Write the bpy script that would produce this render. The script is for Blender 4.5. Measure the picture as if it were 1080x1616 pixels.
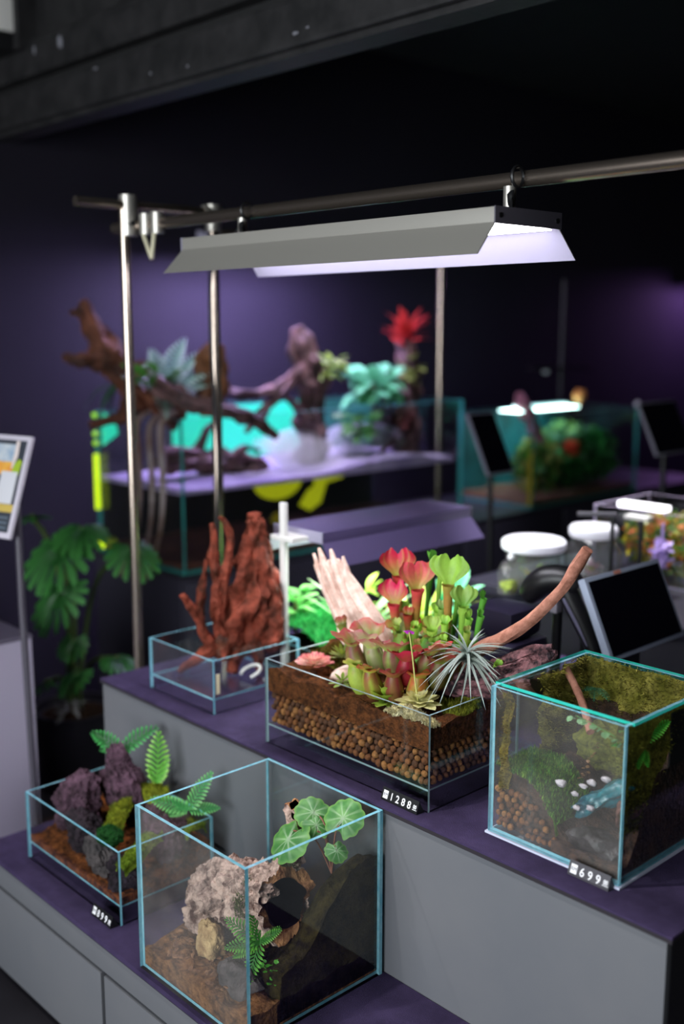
import bpy, bmesh, math, random
from math import sin, cos, pi, radians as rad
from mathutils import Vector, Matrix, noise, Euler

# ------------------------------------------------------------------ clear
for o in list(bpy.data.objects):
    bpy.data.objects.remove(o, do_unlink=True)
SC = bpy.context.scene
COL = SC.collection
random.seed(7)

def S(r, g, b):
    f = lambda c: (c/255/12.92) if c/255 <= .04045 else ((c/255+.055)/1.055)**2.4
    return (f(r), f(g), f(b))

# ------------------------------------------------------------------ camera
cam = bpy.data.cameras.new('camera')
cam.sensor_fit = 'VERTICAL'; cam.sensor_height = 36.0; cam.sensor_width = 24.06
cam.lens = 1694/1616*36
cam.clip_start = .05
cam.dof.use_dof = True; cam.dof.focus_distance = 2.13; cam.dof.aperture_fstop = 1.3
camo = bpy.data.objects.new('camera', cam); COL.objects.link(camo)
camo.location = (0, 0, 1.68)
camo.rotation_euler = (pi/2 - math.atan(295/1694), 0, rad(46.9))
SC.camera = camo

# ------------------------------------------------------------------ world, daylight, exposure
w = bpy.data.worlds.new('world'); SC.world = w; w.use_nodes = True
w.node_tree.nodes['Background'].inputs[0].default_value = (.75, .85, 1, 1)
w.node_tree.nodes['Background'].inputs[1].default_value = .6
vs = SC.view_settings
vs.view_transform = 'Standard'; vs.look = 'None'; vs.gamma = 1; vs.use_curve_mapping = False; vs.exposure = 0
SC.cycles.use_denoising = True
SC.cycles.max_bounces = 8; SC.cycles.transparent_max_bounces = 32
SC.cycles.sample_clamp_indirect = 4; SC.cycles.caustics_reflective = False; SC.cycles.caustics_refractive = False

def area_light(name, loc, size, size_y, power, color, rot):
    l = bpy.data.lights.new(name, 'AREA'); l.shape = 'RECTANGLE'; l.size = size; l.size_y = size_y
    l.energy = power; l.color = color
    o = bpy.data.objects.new(name, l); COL.objects.link(o); o.location = loc; o.rotation_euler = rot
    return o
# daylight from the left, through an unseen shop window added for fill light
area_light('added_fill_daylight', (-.9, -2.72, 1.62), 3.3, 2.0, 300, (.93, .95, 1), (rad(90), 0, 0))

# ------------------------------------------------------------------ materials
MATS = {}
def mat(name, col=(.5, .5, .5), rough=.6, metal=0, col2=None, scale=20, bump=0, bscale=60, spec=.5, detail=4,
        emit=None, estr=0, transl=0, attr=None, alpha=1, contrast=(.35, .65), stretch=None, coat=0):
    if name in MATS: return MATS[name]
    m = bpy.data.materials.new(name); m.use_nodes = True
    nt = m.node_tree; b = nt.nodes['Principled BSDF']; L = nt.links.new
    b.inputs['Base Color'].default_value = (*col, 1)
    b.inputs['Roughness'].default_value = rough; b.inputs['Metallic'].default_value = metal
    b.inputs['Specular IOR Level'].default_value = spec; b.inputs['Alpha'].default_value = alpha
    b.inputs['Coat Weight'].default_value = coat
    tc = nt.nodes.new('ShaderNodeTexCoord'); src = tc.outputs['Object']
    if stretch:
        mp = nt.nodes.new('ShaderNodeMapping'); mp.inputs['Scale'].default_value = stretch
        L(src, mp.inputs[0]); src = mp.outputs[0]
    csock = None
    if attr:
        a = nt.nodes.new('ShaderNodeVertexColor'); a.layer_name = attr; csock = a.outputs['Color']
    if col2 is not None:
        n = nt.nodes.new('ShaderNodeTexNoise'); n.inputs['Scale'].default_value = scale; n.inputs['Detail'].default_value = detail
        n.inputs['Roughness'].default_value = .65
        L(src, n.inputs['Vector'])
        r = nt.nodes.new('ShaderNodeValToRGB')
        r.color_ramp.elements[0].position, r.color_ramp.elements[1].position = contrast
        r.color_ramp.elements[0].color = (*col, 1); r.color_ramp.elements[1].color = (*col2, 1)
        L(n.outputs['Fac'], r.inputs[0])
        if csock:
            mx = nt.nodes.new('ShaderNodeMix'); mx.data_type = 'RGBA'; mx.blend_type = 'MULTIPLY'; mx.inputs[0].default_value = 1
            L(csock, mx.inputs[6]); L(r.outputs[0], mx.inputs[7]); csock = mx.outputs[2]
        else: csock = r.outputs[0]
    if csock: L(csock, b.inputs['Base Color'])
    if bump:
        n2 = nt.nodes.new('ShaderNodeTexNoise'); n2.inputs['Scale'].default_value = bscale; n2.inputs['Detail'].default_value = 6
        L(src, n2.inputs['Vector'])
        bp = nt.nodes.new('ShaderNodeBump'); bp.inputs['Strength'].default_value = bump; bp.inputs['Distance'].default_value = .01
        L(n2.outputs['Fac'], bp.inputs['Height']); L(bp.outputs[0], b.inputs['Normal'])
    if emit:
        b.inputs['Emission Color'].default_value = (*emit, 1); b.inputs['Emission Strength'].default_value = estr
    if transl:
        t = nt.nodes.new('ShaderNodeBsdfTranslucent'); t.inputs[0].default_value = (*col, 1)
        if csock: L(csock, t.inputs[0])
        ms = nt.nodes.new('ShaderNodeMixShader'); ms.inputs[0].default_value = transl
        L(b.outputs[0], ms.inputs[1]); L(t.outputs[0], ms.inputs[2]); L(ms.outputs[0], nt.nodes['Material Output'].inputs[0])
    MATS[name] = m
    return m

def glass(name, tint=(.97, .985, .98), refl=1.0, haze=0):
    if name in MATS: return MATS[name]
    m = bpy.data.materials.new(name); m.use_nodes = True
    nt = m.node_tree; nt.nodes.clear(); L = nt.links.new
    out = nt.nodes.new('ShaderNodeOutputMaterial'); tr = nt.nodes.new('ShaderNodeBsdfTransparent')
    tr.inputs[0].default_value = (*tint, 1)
    gl = nt.nodes.new('ShaderNodeBsdfGlossy'); gl.inputs['Roughness'].default_value = .0; gl.inputs[0].default_value = (refl, refl, refl, 1)
    fr = nt.nodes.new('ShaderNodeFresnel')          # the index is inverted on inner faces so that both faces of a pane mirror alike
    ge = nt.nodes.new('ShaderNodeNewGeometry'); ior = nt.nodes.new('ShaderNodeMapRange')
    ior.inputs[3].default_value = 1.45; ior.inputs[4].default_value = 1/1.45
    L(ge.outputs['Backfacing'], ior.inputs[0]); L(ior.outputs[0], fr.inputs[0])
    mx = nt.nodes.new('ShaderNodeMixShader')
    L(fr.outputs[0], mx.inputs[0]); L(tr.outputs[0], mx.inputs[1]); L(gl.outputs[0], mx.inputs[2])
    last = mx.outputs[0]
    if haze:      # patchy grey haze mixed into the pane
        df = nt.nodes.new('ShaderNodeBsdfDiffuse'); df.inputs[0].default_value = (.55, .52, .5, 1)
        n = nt.nodes.new('ShaderNodeTexNoise'); n.inputs['Scale'].default_value = 7; n.inputs['Detail'].default_value = 3
        tc = nt.nodes.new('ShaderNodeTexCoord'); L(tc.outputs['Object'], n.inputs['Vector'])
        mr = nt.nodes.new('ShaderNodeMapRange'); mr.inputs[1].default_value = .35; mr.inputs[2].default_value = .7
        mr.inputs[3].default_value = haze*.3; mr.inputs[4].default_value = haze
        L(n.outputs['Fac'], mr.inputs[0])
        m2 = nt.nodes.new('ShaderNodeMixShader'); L(mr.outputs[0], m2.inputs[0]); L(last, m2.inputs[1]); L(df.outputs[0], m2.inputs[2])
        last = m2.outputs[0]
    L(last, out.inputs[0])
    MATS[name] = m
    return m

def fogmat(name, dens, col):
    m = bpy.data.materials.new(name); m.use_nodes = True; nt = m.node_tree; nt.nodes.clear()
    out = nt.nodes.new('ShaderNodeOutputMaterial'); v = nt.nodes.new('ShaderNodeVolumeScatter')
    v.inputs[0].default_value = (*col, 1); v.inputs[1].default_value = dens
    nt.links.new(v.outputs[0], out.inputs['Volume'])
    return m

GLASS = glass('clear_glass')
GLASSH = glass('reflection_haze_glass', haze=.07)  # milky reflection of the bright outside, painted in as haze
EDGE = mat('glass_edge', S(168, 226, 240), .25, col2=S(120, 196, 216), scale=30, spec=.6, transl=.3)
EDGET = mat('glass_edge_green', S(50, 215, 190), .2, col2=S(80, 225, 215), scale=30, spec=.6, transl=.3)
EDGED = mat('glass_edge_dim', S(60, 145, 140), .3, spec=.5, transl=.2)
STEEL = mat('brushed_steel', S(172, 158, 146), .24, metal=.95)
ALU = mat('anodised_aluminium', S(150, 147, 140), .42, metal=.25, bump=.03, bscale=300)
ALUP = mat('white_reflector', S(150, 146, 166), .4)
BLACK = mat('black_plastic', S(18, 18, 20), .4)
MBLACK = mat('matt_black', S(12, 12, 13), .8)
CARPET = mat('purple_carpet', S(54, 45, 72), .95, col2=S(68, 57, 88), scale=14, bump=.5, bscale=700, spec=.1)
CEDGE = mat('carpet_board_edge', S(30, 24, 32), .8)
GREY = mat('grey_laminate', S(99, 100, 104), .55, col2=S(94, 96, 101), scale=3, spec=.3)
GREYD = mat('grey_laminate_dark', S(84, 84, 90), .5, spec=.3)
SOIL = mat('coir_soil', S(58, 34, 20), .95, col2=S(112, 66, 36), scale=70, bump=1, bscale=180, spec=.1)
SOILD = mat('dark_soil', S(24, 15, 10), .95, col2=S(52, 34, 22), scale=60, bump=1, bscale=180, spec=.1)
SOILO = mat('orange_soil', S(52, 30, 18), .95, col2=S(146, 84, 42), scale=50, bump=1, bscale=180, spec=.1)
LEAF = mat('leaf_attr', S(235, 235, 235), .45, col2=S(255, 255, 255), scale=60, attr='Col', transl=.3, spec=.4)
MOSS = mat('moss_attr', S(160, 160, 160), .9, col2=S(255, 255, 255), scale=90, attr='Col', transl=.2, spec=.1)

# ------------------------------------------------------------------ mesh helpers
class MB:
    def __init__(s): s.v = []; s.f = []; s.m = []; s.c = []
    def add(s, vs, fs, mi=0, col=None):
        o = len(s.v); s.v += [tuple(v) for v in vs]; s.f += [tuple(i+o for i in f) for f in fs]
        s.m += [mi]*len(fs)
        if col is None: s.c += [(1, 1, 1)]*len(vs)
        elif isinstance(col, list): s.c += col
        else: s.c += [col]*len(vs)
        return s
    def box(s, x0, x1, y0, y1, z0, z1, mi=0, col=None):
        return s.add([(x0,y0,z0),(x1,y0,z0),(x1,y1,z0),(x0,y1,z0),(x0,y0,z1),(x1,y0,z1),(x1,y1,z1),(x0,y1,z1)],
                     [(0,3,2,1),(4,5,6,7),(0,1,5,4),(1,2,6,5),(2,3,7,6),(3,0,4,7)], mi, col)
    def bbox(s, x0, x1, y0, y1, z0, z1, b=.003, mi=0, col=None):
        bm = bmesh.new(); bmesh.ops.create_cube(bm, size=1)
        for v in bm.verts: v.co = ((x0+x1)/2+v.co.x*(x1-x0), (y0+y1)/2+v.co.y*(y1-y0), (z0+z1)/2+v.co.z*(z1-z0))
        bmesh.ops.bevel(bm, geom=list(bm.edges), offset=b, segments=2, affect='EDGES', profile=.7)
        bm.verts.index_update()
        s.add([v.co[:] for v in bm.verts], [[v.index for v in f.verts] for f in bm.faces], mi, col); bm.free(); return s
    def tube(s, pts, r, n=12, cap=True, nz=0, nf=8, mi=0, col=None, seed=0, grain=0):
        P = [Vector(p) for p in pts]; R = r if isinstance(r, (list, tuple)) else [r]*len(P)
        vs = []; fs = []; cs = []
        t0 = (P[1]-P[0]).normalized(); a = Vector((0, 0, 1)) if abs(t0.z) < .9 else Vector((1, 0, 0))
        u = t0.cross(a).normalized()
        for i, p in enumerate(P):
            t = (P[min(i+1, len(P)-1)]-P[max(i-1, 0)]).normalized()
            u = (u - t*u.dot(t)).normalized(); w_ = t.cross(u)
            for k in range(n):
                an = 2*pi*k/n; d = u*cos(an)+w_*sin(an); rr = R[i]
                if nz: rr *= 1+nz*noise.noise((p+d*R[i])*nf+Vector((seed*7.3, seed, 0)))
                if grain: rr *= 1+grain*noise.noise(Vector((cos(an)*2.6+seed*3, sin(an)*2.6, i*.16)))
                vs.append(p+d*rr)
                if callable(col): cs.append(col(i/(len(P)-1), an))
        for i in range(len(P)-1):
            for k in range(n):
                k2 = (k+1) % n; fs.append((i*n+k, i*n+k2, (i+1)*n+k2, (i+1)*n+k))
        if cap: fs.append(tuple(range(n-1, -1, -1))); fs.append(tuple(range((len(P)-1)*n, len(P)*n)))
        return s.add(vs, fs, mi, cs if callable(col) else col)
    def lathe(s, prof, n=24, c=(0, 0, 0), mi=0, col=None, cap=True):
        vs = []; fs = []
        for (r, z) in prof:
            for k in range(n): vs.append((c[0]+r*cos(2*pi*k/n), c[1]+r*sin(2*pi*k/n), c[2]+z))
        for i in range(len(prof)-1):
            for k in range(n):
                k2 = (k+1) % n; fs.append((i*n+k, i*n+k2, (i+1)*n+k2, (i+1)*n+k))
        if cap: fs.append(tuple(range(n-1, -1, -1))); fs.append(tuple(range((len(prof)-1)*n, len(prof)*n)))
        return s.add(vs, fs, mi, col)
    def blob(s, c, r, sub=3, nz=.25, nf=1.6, seed=0, mi=0, col=None, flat=None, nz2=.0, nf2=9):
        bm = bmesh.new(); bmesh.ops.create_icosphere(bm, subdivisions=sub, radius=1)
        rr = r if isinstance(r, (tuple, list)) else (r, r, r); vs = []; sd = Vector((seed*5.1, seed*3.7, seed*1.3))
        for v in bm.verts:
            k = 1+nz*noise.noise(v.co*nf+sd)*2
            if nz2: k += nz2*(noise.noise(v.co*nf2+sd))+nz2*.6*noise.noise(v.co*nf2*2.3+sd)
            q = v.co*k
            z = q.z*rr[2]
            if flat is not None: z = max(z, flat)
            vs.append((c[0]+q.x*rr[0], c[1]+q.y*rr[1], c[2]+z))
        s.add(vs, [[v.index for v in f.verts] for f in bm.faces], mi, col); bm.free(); return s
    def field(s, x0, x1, y0, y1, zb, hf, nx=30, ny=20, mi=0, colf=None):
        """solid block whose top is the height field hf(x,y); side walls down to zb"""
        vs = []; fs = []; cs = []
        for j in range(ny+1):
            for i in range(nx+1):
                x = x0+(x1-x0)*i/nx; y = y0+(y1-y0)*j/ny; vs.append((x, y, hf(x, y)))
        N = nx+1
        for j in range(ny):
            for i in range(nx): fs.append((j*N+i, j*N+i+1, (j+1)*N+i+1, (j+1)*N+i))
        rim = [i for i in range(N)] + [j*N+nx for j in range(1, ny+1)] + [ny*N+i for i in range(nx-1, -1, -1)] + [j*N for j in range(ny-1, 0, -1)]
        o = len(vs)
        for k in rim: vs.append((vs[k][0], vs[k][1], zb))
        M = len(rim)
        for k in range(M):
            k2 = (k+1) % M; fs.append((rim[k2], rim[k], o+k, o+k2))
        fs.append(tuple(o+k for k in range(M-1, -1, -1)))
        if colf: cs = [colf(*v) for v in vs]
        return s.add(vs, fs, mi, cs if colf else None)
    def tufts(s, pts, h=.01, wd=.0015, n=1, lean=.6, cols=((.2, .4, .05),), seed=0):
        rn = random.Random(seed)
        for p in pts:
            for _ in range(n):
                a = rn.uniform(0, 2*pi); l = rn.uniform(0, lean); hh = h*rn.uniform(.5, 1.2)
                p0 = Vector(p)+Vector((rn.uniform(-1, 1), rn.uniform(-1, 1), 0))*h*.5
                sd = Vector((-sin(a), cos(a), 0))*wd
                tip = p0+Vector((cos(a)*l*hh, sin(a)*l*hh, hh))
                c = cols[rn.randrange(len(cols))]; k = rn.uniform(.7, 1.2)
                s.add([p0-sd, p0+sd, tip], [(0, 1, 2)], 0, (c[0]*k, c[1]*k, c[2]*k))
        return s
    def xf(s, M):
        s.v = [tuple(M @ Vector(v)) for v in s.v]; return s
    def mesh(s, name, mats, smooth=True):
        me = bpy.data.meshes.new(name); me.from_pydata(s.v, [], s.f); 
        for m in (mats if isinstance(mats, (list, tuple)) else [mats]): me.materials.append(m)
        me.polygons.foreach_set('material_index', s.m)
        ca = me.color_attributes.new('Col', 'FLOAT_COLOR', 'POINT')
        ca.data.foreach_set('color', [x for c in s.c for x in (c[0], c[1], c[2], 1)])
        if smooth:
            me.polygons.foreach_set('use_smooth', [True]*len(me.polygons))
            me.set_sharp_from_angle(angle=rad(42))
        me.update(); return me

def tag(o, label=None, cat=None, group=None, kind=None):
    if label: o['label'] = label
    if cat: o['category'] = cat
    if group: o['group'] = group
    if kind: o['kind'] = kind
    return o
def link(name, me, parent=None, loc=None, M=None):
    o = bpy.data.objects.new(name, me); COL.objects.link(o); o.parent = parent
    if M is not None: o.matrix_local = M
    elif loc is not None: o.location = loc
    return o
def obj(name, mb, mats, parent=None, loc=None, M=None, smooth=True):
    return link(name, mb.mesh(name, mats, smooth), parent, loc, M)
def thing(name, label, cat, loc=(0, 0, 0), rz=0, group=None, kind=None):
    o = bpy.data.objects.new(name, None); COL.objects.link(o); o.location = loc; o.rotation_euler = (0, 0, rz)
    o.empty_display_size = .05
    return tag(o, label, cat, group, kind)
def struct(name, mb, m, parent=None):
    o = obj(name, mb, m, parent, smooth=False)
    if not parent: o['kind'] = 'structure'
    return o
def T(p, yaw=0, pitch=0, roll=0, sc=1):
    return Matrix.Translation(p) @ Matrix.Rotation(yaw, 4, 'Z') @ Matrix.Rotation(-pitch, 4, 'Y') @ Matrix.Rotation(roll, 4, 'X') @ Matrix.Scale(sc, 4)
def spline(pts, n=6):
    """Catmull-Rom through points of any dimension"""
    out = []
    P = [list(pts[0])]+[list(p) for p in pts]+[list(pts[-1])]
    for i in range(1, len(P)-2):
        for k in range(n):
            t = k/n
            out.append([.5*(2*b+(c-a)*t+(2*a-5*b+4*c-d)*t*t+(-a+3*b-3*c+d)*t**3) for a, b, c, d in zip(P[i-1], P[i], P[i+1], P[i+2])])
    out.append(list(pts[-1])); return out
def wood(mb, pts, n=12, seg=6, nz=.25, nf=14, grain=.25, seed=0, col=None):
    q = spline(pts, seg)
    return mb.tube([p[:3] for p in q], [max(p[3], .0008) for p in q], n, True, nz, nf, 0, col, seed, grain)

# leaf along local +x, width across y, face up +z
def leafmb(Lg, W, curl=.3, fold=.15, prof=None, nu=8, nv=4, wave=0, c0=(.1, .4, .05), c1=None, cm=None, wn=3):
    prof = prof or (lambda t: (sin(pi*min(1, t*1.02))**.7)*(1-.25*t))
    c1 = c1 or c0; mb = MB(); vs = []; fs = []; cs = []
    for i in range(nu+1):
        t = i/nu; hw = max(W*.5*prof(t), W*.015)
        for j in range(nv+1):
            s_ = -1+2*j/nv
            z = -curl*Lg*t*t + fold*abs(s_)*hw*1.0 + wave*W*abs(s_)*sin(t*pi*2*wn+s_)
            vs.append((Lg*t*(1-.15*abs(curl)*t), s_*hw, z))
            k = t*.55+abs(s_)*.45
            c = tuple(a+(b-a)*k for a, b in zip(c0, c1))
            if cm and j == nv//2: c = cm
            cs.append(c)
    N = nv+1
    for i in range(nu):
        for j in range(nv): fs.append((i*N+j, (i+1)*N+j, (i+1)*N+j+1, i*N+j+1))
    return mb.add(vs, fs, 0, cs)
def fernmb(Lg, W, n=11, curl=.5, c0=(.05, .3, .03), c1=(.1, .5, .06), droop=.25, prof=None):
    """one connected frond: a rachis strip with a pair of pinnae at each station"""
    prof = prof or (lambda t: sin(pi*(.18+.80*t))**.8*(1-.35*t))
    vs = []; fs = []; cs = []; st = n*2
    hw = .012*Lg
    def pos(t): return Vector((Lg*t*(1-.2*curl*t), 0, -curl*Lg*t*t*.6))
    for i in range(st+1):
        p = pos(i/st); vs += [p+Vector((0, -hw, 0)), p+Vector((0, hw, 0))]; cs += [c0, c0]
    for i in range(st): fs.append((2*i, 2*i+2, 2*i+3, 2*i+1))
    for i in range(n):
        t = (i+.6)/n; a = 2*i; p = pos((i*2+.5)/st)
        ln = W*.5*prof(t)
        wd = Lg/n*.35
        for sgn, ia, ib in ((-1, a*2, a*2+2), (1, a*2+1, a*2+3)):
            o = len(vs)
            q = lambda u, k: p+Vector((Lg*.5/n+u*ln*.35+k*wd, sgn*(hw+u*ln), -droop*ln*u*u+.15*ln*u))
            vs += [q(.35, -1), q(.35, 1), q(.75, -.85), q(.75, .85), q(1, 0)]; cs += [c0, c0, c1, c1, c1]
            fs += [(ia, ib, o+1, o), (o, o+1, o+3, o+2), (o+2, o+3, o+4)]
    return MB().add(vs, fs, 0, cs)
def rand_on(hf, x0, x1, y0, y1, n, seed=0, ok=None):
    rn = random.Random(seed); out = []
    for _ in range(n*4):
        x = rn.uniform(x0, x1); y = rn.uniform(y0, y1)
        if ok is None or ok(x, y): out.append((x, y, hf(x, y)))
        if len(out) >= n: break
    return out
def nz2(x, y, s=1, sd=0): return noise.noise(Vector((x*s+sd, y*s-sd, sd*.7)))

# ================================================================== the room
WALLP = mat('dark_violet_wall', S(25, 22, 33), .8, col2=S(22, 19, 30), scale=2, bump=.05, bscale=40, spec=.25)
WALLB = mat('black_paint', S(20, 20, 22), .7, col2=S(30, 30, 32), scale=6, bump=.1, bscale=50, spec=.3)
FLOORM = mat('dark_floor', S(22, 20, 26), .6, col2=S(30, 28, 34), scale=4, spec=.3)
BEAMM = mat('chipped_black_steel', S(26, 26, 27), .55, col2=S(42, 41, 42), scale=9, bump=.15, bscale=30, spec=.35)
X0, X1, Y0, Y1, H = -4.25, 2.6, -2.6, 8.0, 3.1
struct('floor', MB().box(X0-.1, X1+.1, Y0-.1, Y1+.1, -.1, 0), FLOORM)
struct('ceiling', MB().box(X0-.1, X1+.1, Y0-.1, Y1+.1, H, H+.1), WALLB)
struct('wall_back', MB().box(X0-.1, X0, Y0-.1, Y1+.1, 0, H), WALLP)
struct('wall_right', MB().box(X0, X1, Y1, Y1+.1, 0, H), WALLP)
struct('wall_front', MB().box(X1, X1+.1, Y0-.1, Y1+.1, 0, H), WALLB)
wl = struct('wall_left', MB().box(X0, -2.6, Y0-.1, Y0, 0, H), WALLB)
struct('wall_panel', MB().box(.8, X1, Y0-.1, Y0, 0, H), WALLB, wl)
struct('wall_panel', MB().box(-2.6, .8, Y0-.1, Y0, 0, .6), WALLB, wl)
struct('wall_panel', MB().box(-2.6, .8, Y0-.1, Y0, 2.65, H), WALLB, wl)
wn = thing('added_window_1', None, None, (0, 0, 0)); wn['kind'] = 'structure'  # unseen window, added to let fill light in
for a in (-2.6, -1.47, -.33, .75): obj('added_window_post', MB().box(a, a+.05, Y0-.07, Y0-.02, .6, 2.65), BLACK, wn, smooth=False)
for z in (.6, 2.6): obj('added_window_rail', MB().box(-2.6, .8, Y0-.07, Y0-.02, z, z+.05), BLACK, wn, smooth=False)
for a in (-2.55, -1.42, -.28): obj('pane', MB().box(a, a+1.06, Y0-.05, Y0-.044, .65, 2.6), GLASS, wn, smooth=False)

# painted steel beam below the ceiling
bm_ = thing('trim_1', 'black painted steel ceiling beam with stepped flanges', None, (0, 0, 0)); bm_['kind'] = 'structure'
struct('lower_flange', MB().bbox(X0, X1, 2.0, 2.14, 2.42, 2.545, .012), BEAMM, bm_)
struct('flange_lip', MB().bbox(X0, X1, 2.02, 2.12, 2.402, 2.42, .004), BEAMM, bm_)
struct('web', MB().box(X0, X1, 2.05, 2.3, 2.545, 2.58), MBLACK, bm_)
struct('upper_flange', MB().bbox(X0, X1, 2.0, 2.14, 2.58, 2.685, .008), BEAMM, bm_)
struct('upper_web', MB().box(X0, X1, 2.05, 2.3, 2.685, H), BEAMM, bm_)
tag(obj('conduit_pipe', MB().tube([(X0+.02, 2.025, 2.7), (X1-.02, 2.025, 2.7)], .014, 10), BEAMM), 'thin black conduit pipe running along the upper ledge of the ceiling beam', 'pipe')
chip = mat('bare_primer', S(120, 120, 128), .7)
rn = random.Random(4)
for k, (x, z, a, b) in enumerate(((-3.58, 2.655, .02, .03), (-3.77, 2.66, .008, .02), (-2.32, 2.452, .014, .005), (-2.27, 2.458, .009, .003), (-3.02, 2.462, .008, .004), (-2.82, 2.45, .006, .004), (-3.35, 2.53, .02, .004))):
    pts = [(a*cos(t*pi/4)*rn.uniform(.6, 1), 0, b*sin(t*pi/4)*rn.uniform(.6, 1)) for t in range(8)]
    m = MB(); m.add(pts+[(p[0], -.0012, p[2]) for p in pts], [tuple(range(7, -1, -1)), tuple(range(8, 16))]+[(i, (i+1) % 8, 8+(i+1) % 8, 8+i) for i in range(8)])
    obj('paint_chip', m, chip, bm_, (x, 2.0, z))
t = thing('junction_box', 'white box with black base mounted high beside the ceiling beam', 'electrical box', (-3.93, 1.95, 2.735))
obj('housing', MB().bbox(-.13, .068, -.05, .05, .0, .36, .006), mat('white_plastic', S(215, 213, 208), .5), t)
obj('base', MB().bbox(-.13, .06, -.05, .05, -.06, 0, .004), BLACK, t)
obj('clamp', MB().box(.06, .10, .02, .1, -.06, .3), BEAMM, t, smooth=False)

# ================================================================== stepped display plinth
ZL, ZU = .35, .718
t = thing('display_plinth', 'low grey display step with purple carpet top and flat cupboard doors below', 'plinth', (-1.66, 1.28, 0))
def rel(m, o): return m.xf(Matrix.Translation(-Vector(o.location)))
obj('body', rel(MB().box(-2.535, -.79, 1.115, 1.46, 0, .335), t), MBLACK, t, smooth=False)
obj('fascia', rel(MB().bbox(-2.535, -.79, 1.095, 1.115, .27, .335, .002), t), GREY, t)
for a, b in ((-2.535, -1.957), (-1.943, -1.372), (-1.358, -.79)):
    obj('door', rel(MB().bbox(a, b, 1.095, 1.113, .03, .259, .002), t), GREY, t)
obj('carpet', rel(MB().box(-2.54, -.785, 1.088, 1.46, .338, ZL), t), CARPET, t, smooth=False)
obj('board', rel(MB().box(-2.538, -.787, 1.089, 1.46, .335, .338), t), CEDGE, t, smooth=False)
t = thing('display_plinth', 'tall grey display step with purple carpet top holding the pitcher plant tank', 'plinth', (-1.66, 2.0, 0))
obj('body', rel(MB().box(-2.533, -.797, 1.478, 2.56, 0, .706), t), mat('shaded_side_panel', S(34, 32, 38), .6), t, smooth=False)  # end face painted dark, its shade put into the colour
obj('front_panel', rel(MB().bbox(-2.533, -.797, 1.462, 1.478, 0, .706, .0015), t), GREY, t)
obj('board', rel(MB().box(-2.536, -.785, 1.455, 2.565, .706, .7135), t), CEDGE, t, smooth=False)
obj('carpet', rel(MB().box(-2.536, -.785, 1.4555, 2.565, .7135, ZU), t), CARPET, t, smooth=False)

# ================================================================== glass tanks
def pane(x0, x1, y0, y1, z0, z1, name, parent, edge=EDGE, g=GLASS):
    m = MB().box(x0, x1, y0, y1, z0, z1)
    d = (z1-z0, y1-y0, x1-x0); k = d.index(min(d))      # 0: thin in z, 1: in y, 2: in x
    big = {0: (0, 1), 1: (2, 4), 2: (3, 5)}[k]
    m.m = [0 if i in big else 1 for i in range(6)]
    cx, cy, cz = (x0+x1)/2, (y0+y1)/2, (z0+z1)/2
    return obj(name, m.xf(Matrix.Translation((-cx, -cy, -cz))), [g, edge], parent, Vector((cx, cy, cz))-Vector(parent.location), smooth=False)
def tank(label, x0, x1, y0, y1, z0, z1, th=.006, lift=0, edge=EDGE, group='glass terrarium tanks on the steps', cat='glass tank', front=GLASS, right=GLASS):
    t = thing('glass_tank', label, cat, ((x0+x1)/2, (y0+y1)/2, z0), 0, group)
    e = .0004
    pane(x0, x1, y0, y0+th, z0, z1, 'front_pane', t, edge, front)
    pane(x0, x1, y1-th, y1, z0, z1, 'rear_pane', t, edge)
    pane(x0, x0+th, y0+th+e, y1-th-e, z0, z1, 'left_pane', t, edge)
    pane(x1-th, x1, y0+th+e, y1-th-e, z0, z1, 'right_pane', t, edge, right)
    pane(x0+th+e, x1-th-e, y0+th+e, y1-th-e, z0+lift+.0005, z0+lift+th, 'base_pane', t, edge)
    return t
FT = (-1.795, -1.43, 1.098, 1.452, ZL, .713)
LT = (-2.393, -1.957, 1.15, 1.41, ZL, .527)
CT = (-1.864, -1.352, 1.5, 1.79, ZU, .922)
DT = (-2.375, -2.09, 1.515, 1.80, ZU, .857)
RT = (-1.218, -.928, 1.524, 1.834, ZU, 1.008)
tank('tall open glass cube with cork bark tube on the lower step', *FT, th=.0075, front=GLASSH)
tank('low open glass tank with lava rocks and ferns on the lower step', *LT, th=.005, lift=.04)
tank('wide open glass tank full of clay pebbles holding the pitcher plants', *CT, th=.0045, lift=.042, edge=mat('glass_edge_pale', S(150, 175, 180), .3, spec=.5, transl=.3))
tank('low empty glass tank with red driftwood standing in it', *DT, th=.005, lift=.034)
rt_ = tank('glass cube with green edged lid and mossy stream landscape inside', *RT, th=.0065, front=GLASSH)
pane(-1.225, -.925, 1.546, 1.840, 1.0085, 1.0145, 'lid', rt_, EDGET)
obj('base_mat', MB().box(-.149, .149, -.159, .159, .0002, .0042), mat('white_foam_mat', S(190, 195, 215), .7), rt_, smooth=False)
for c in rt_.children:
    if c.name.split('.')[0] in ('front_pane', 'rear_pane', 'left_pane', 'right_pane', 'base_pane'): c.location.z += .0045

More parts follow.
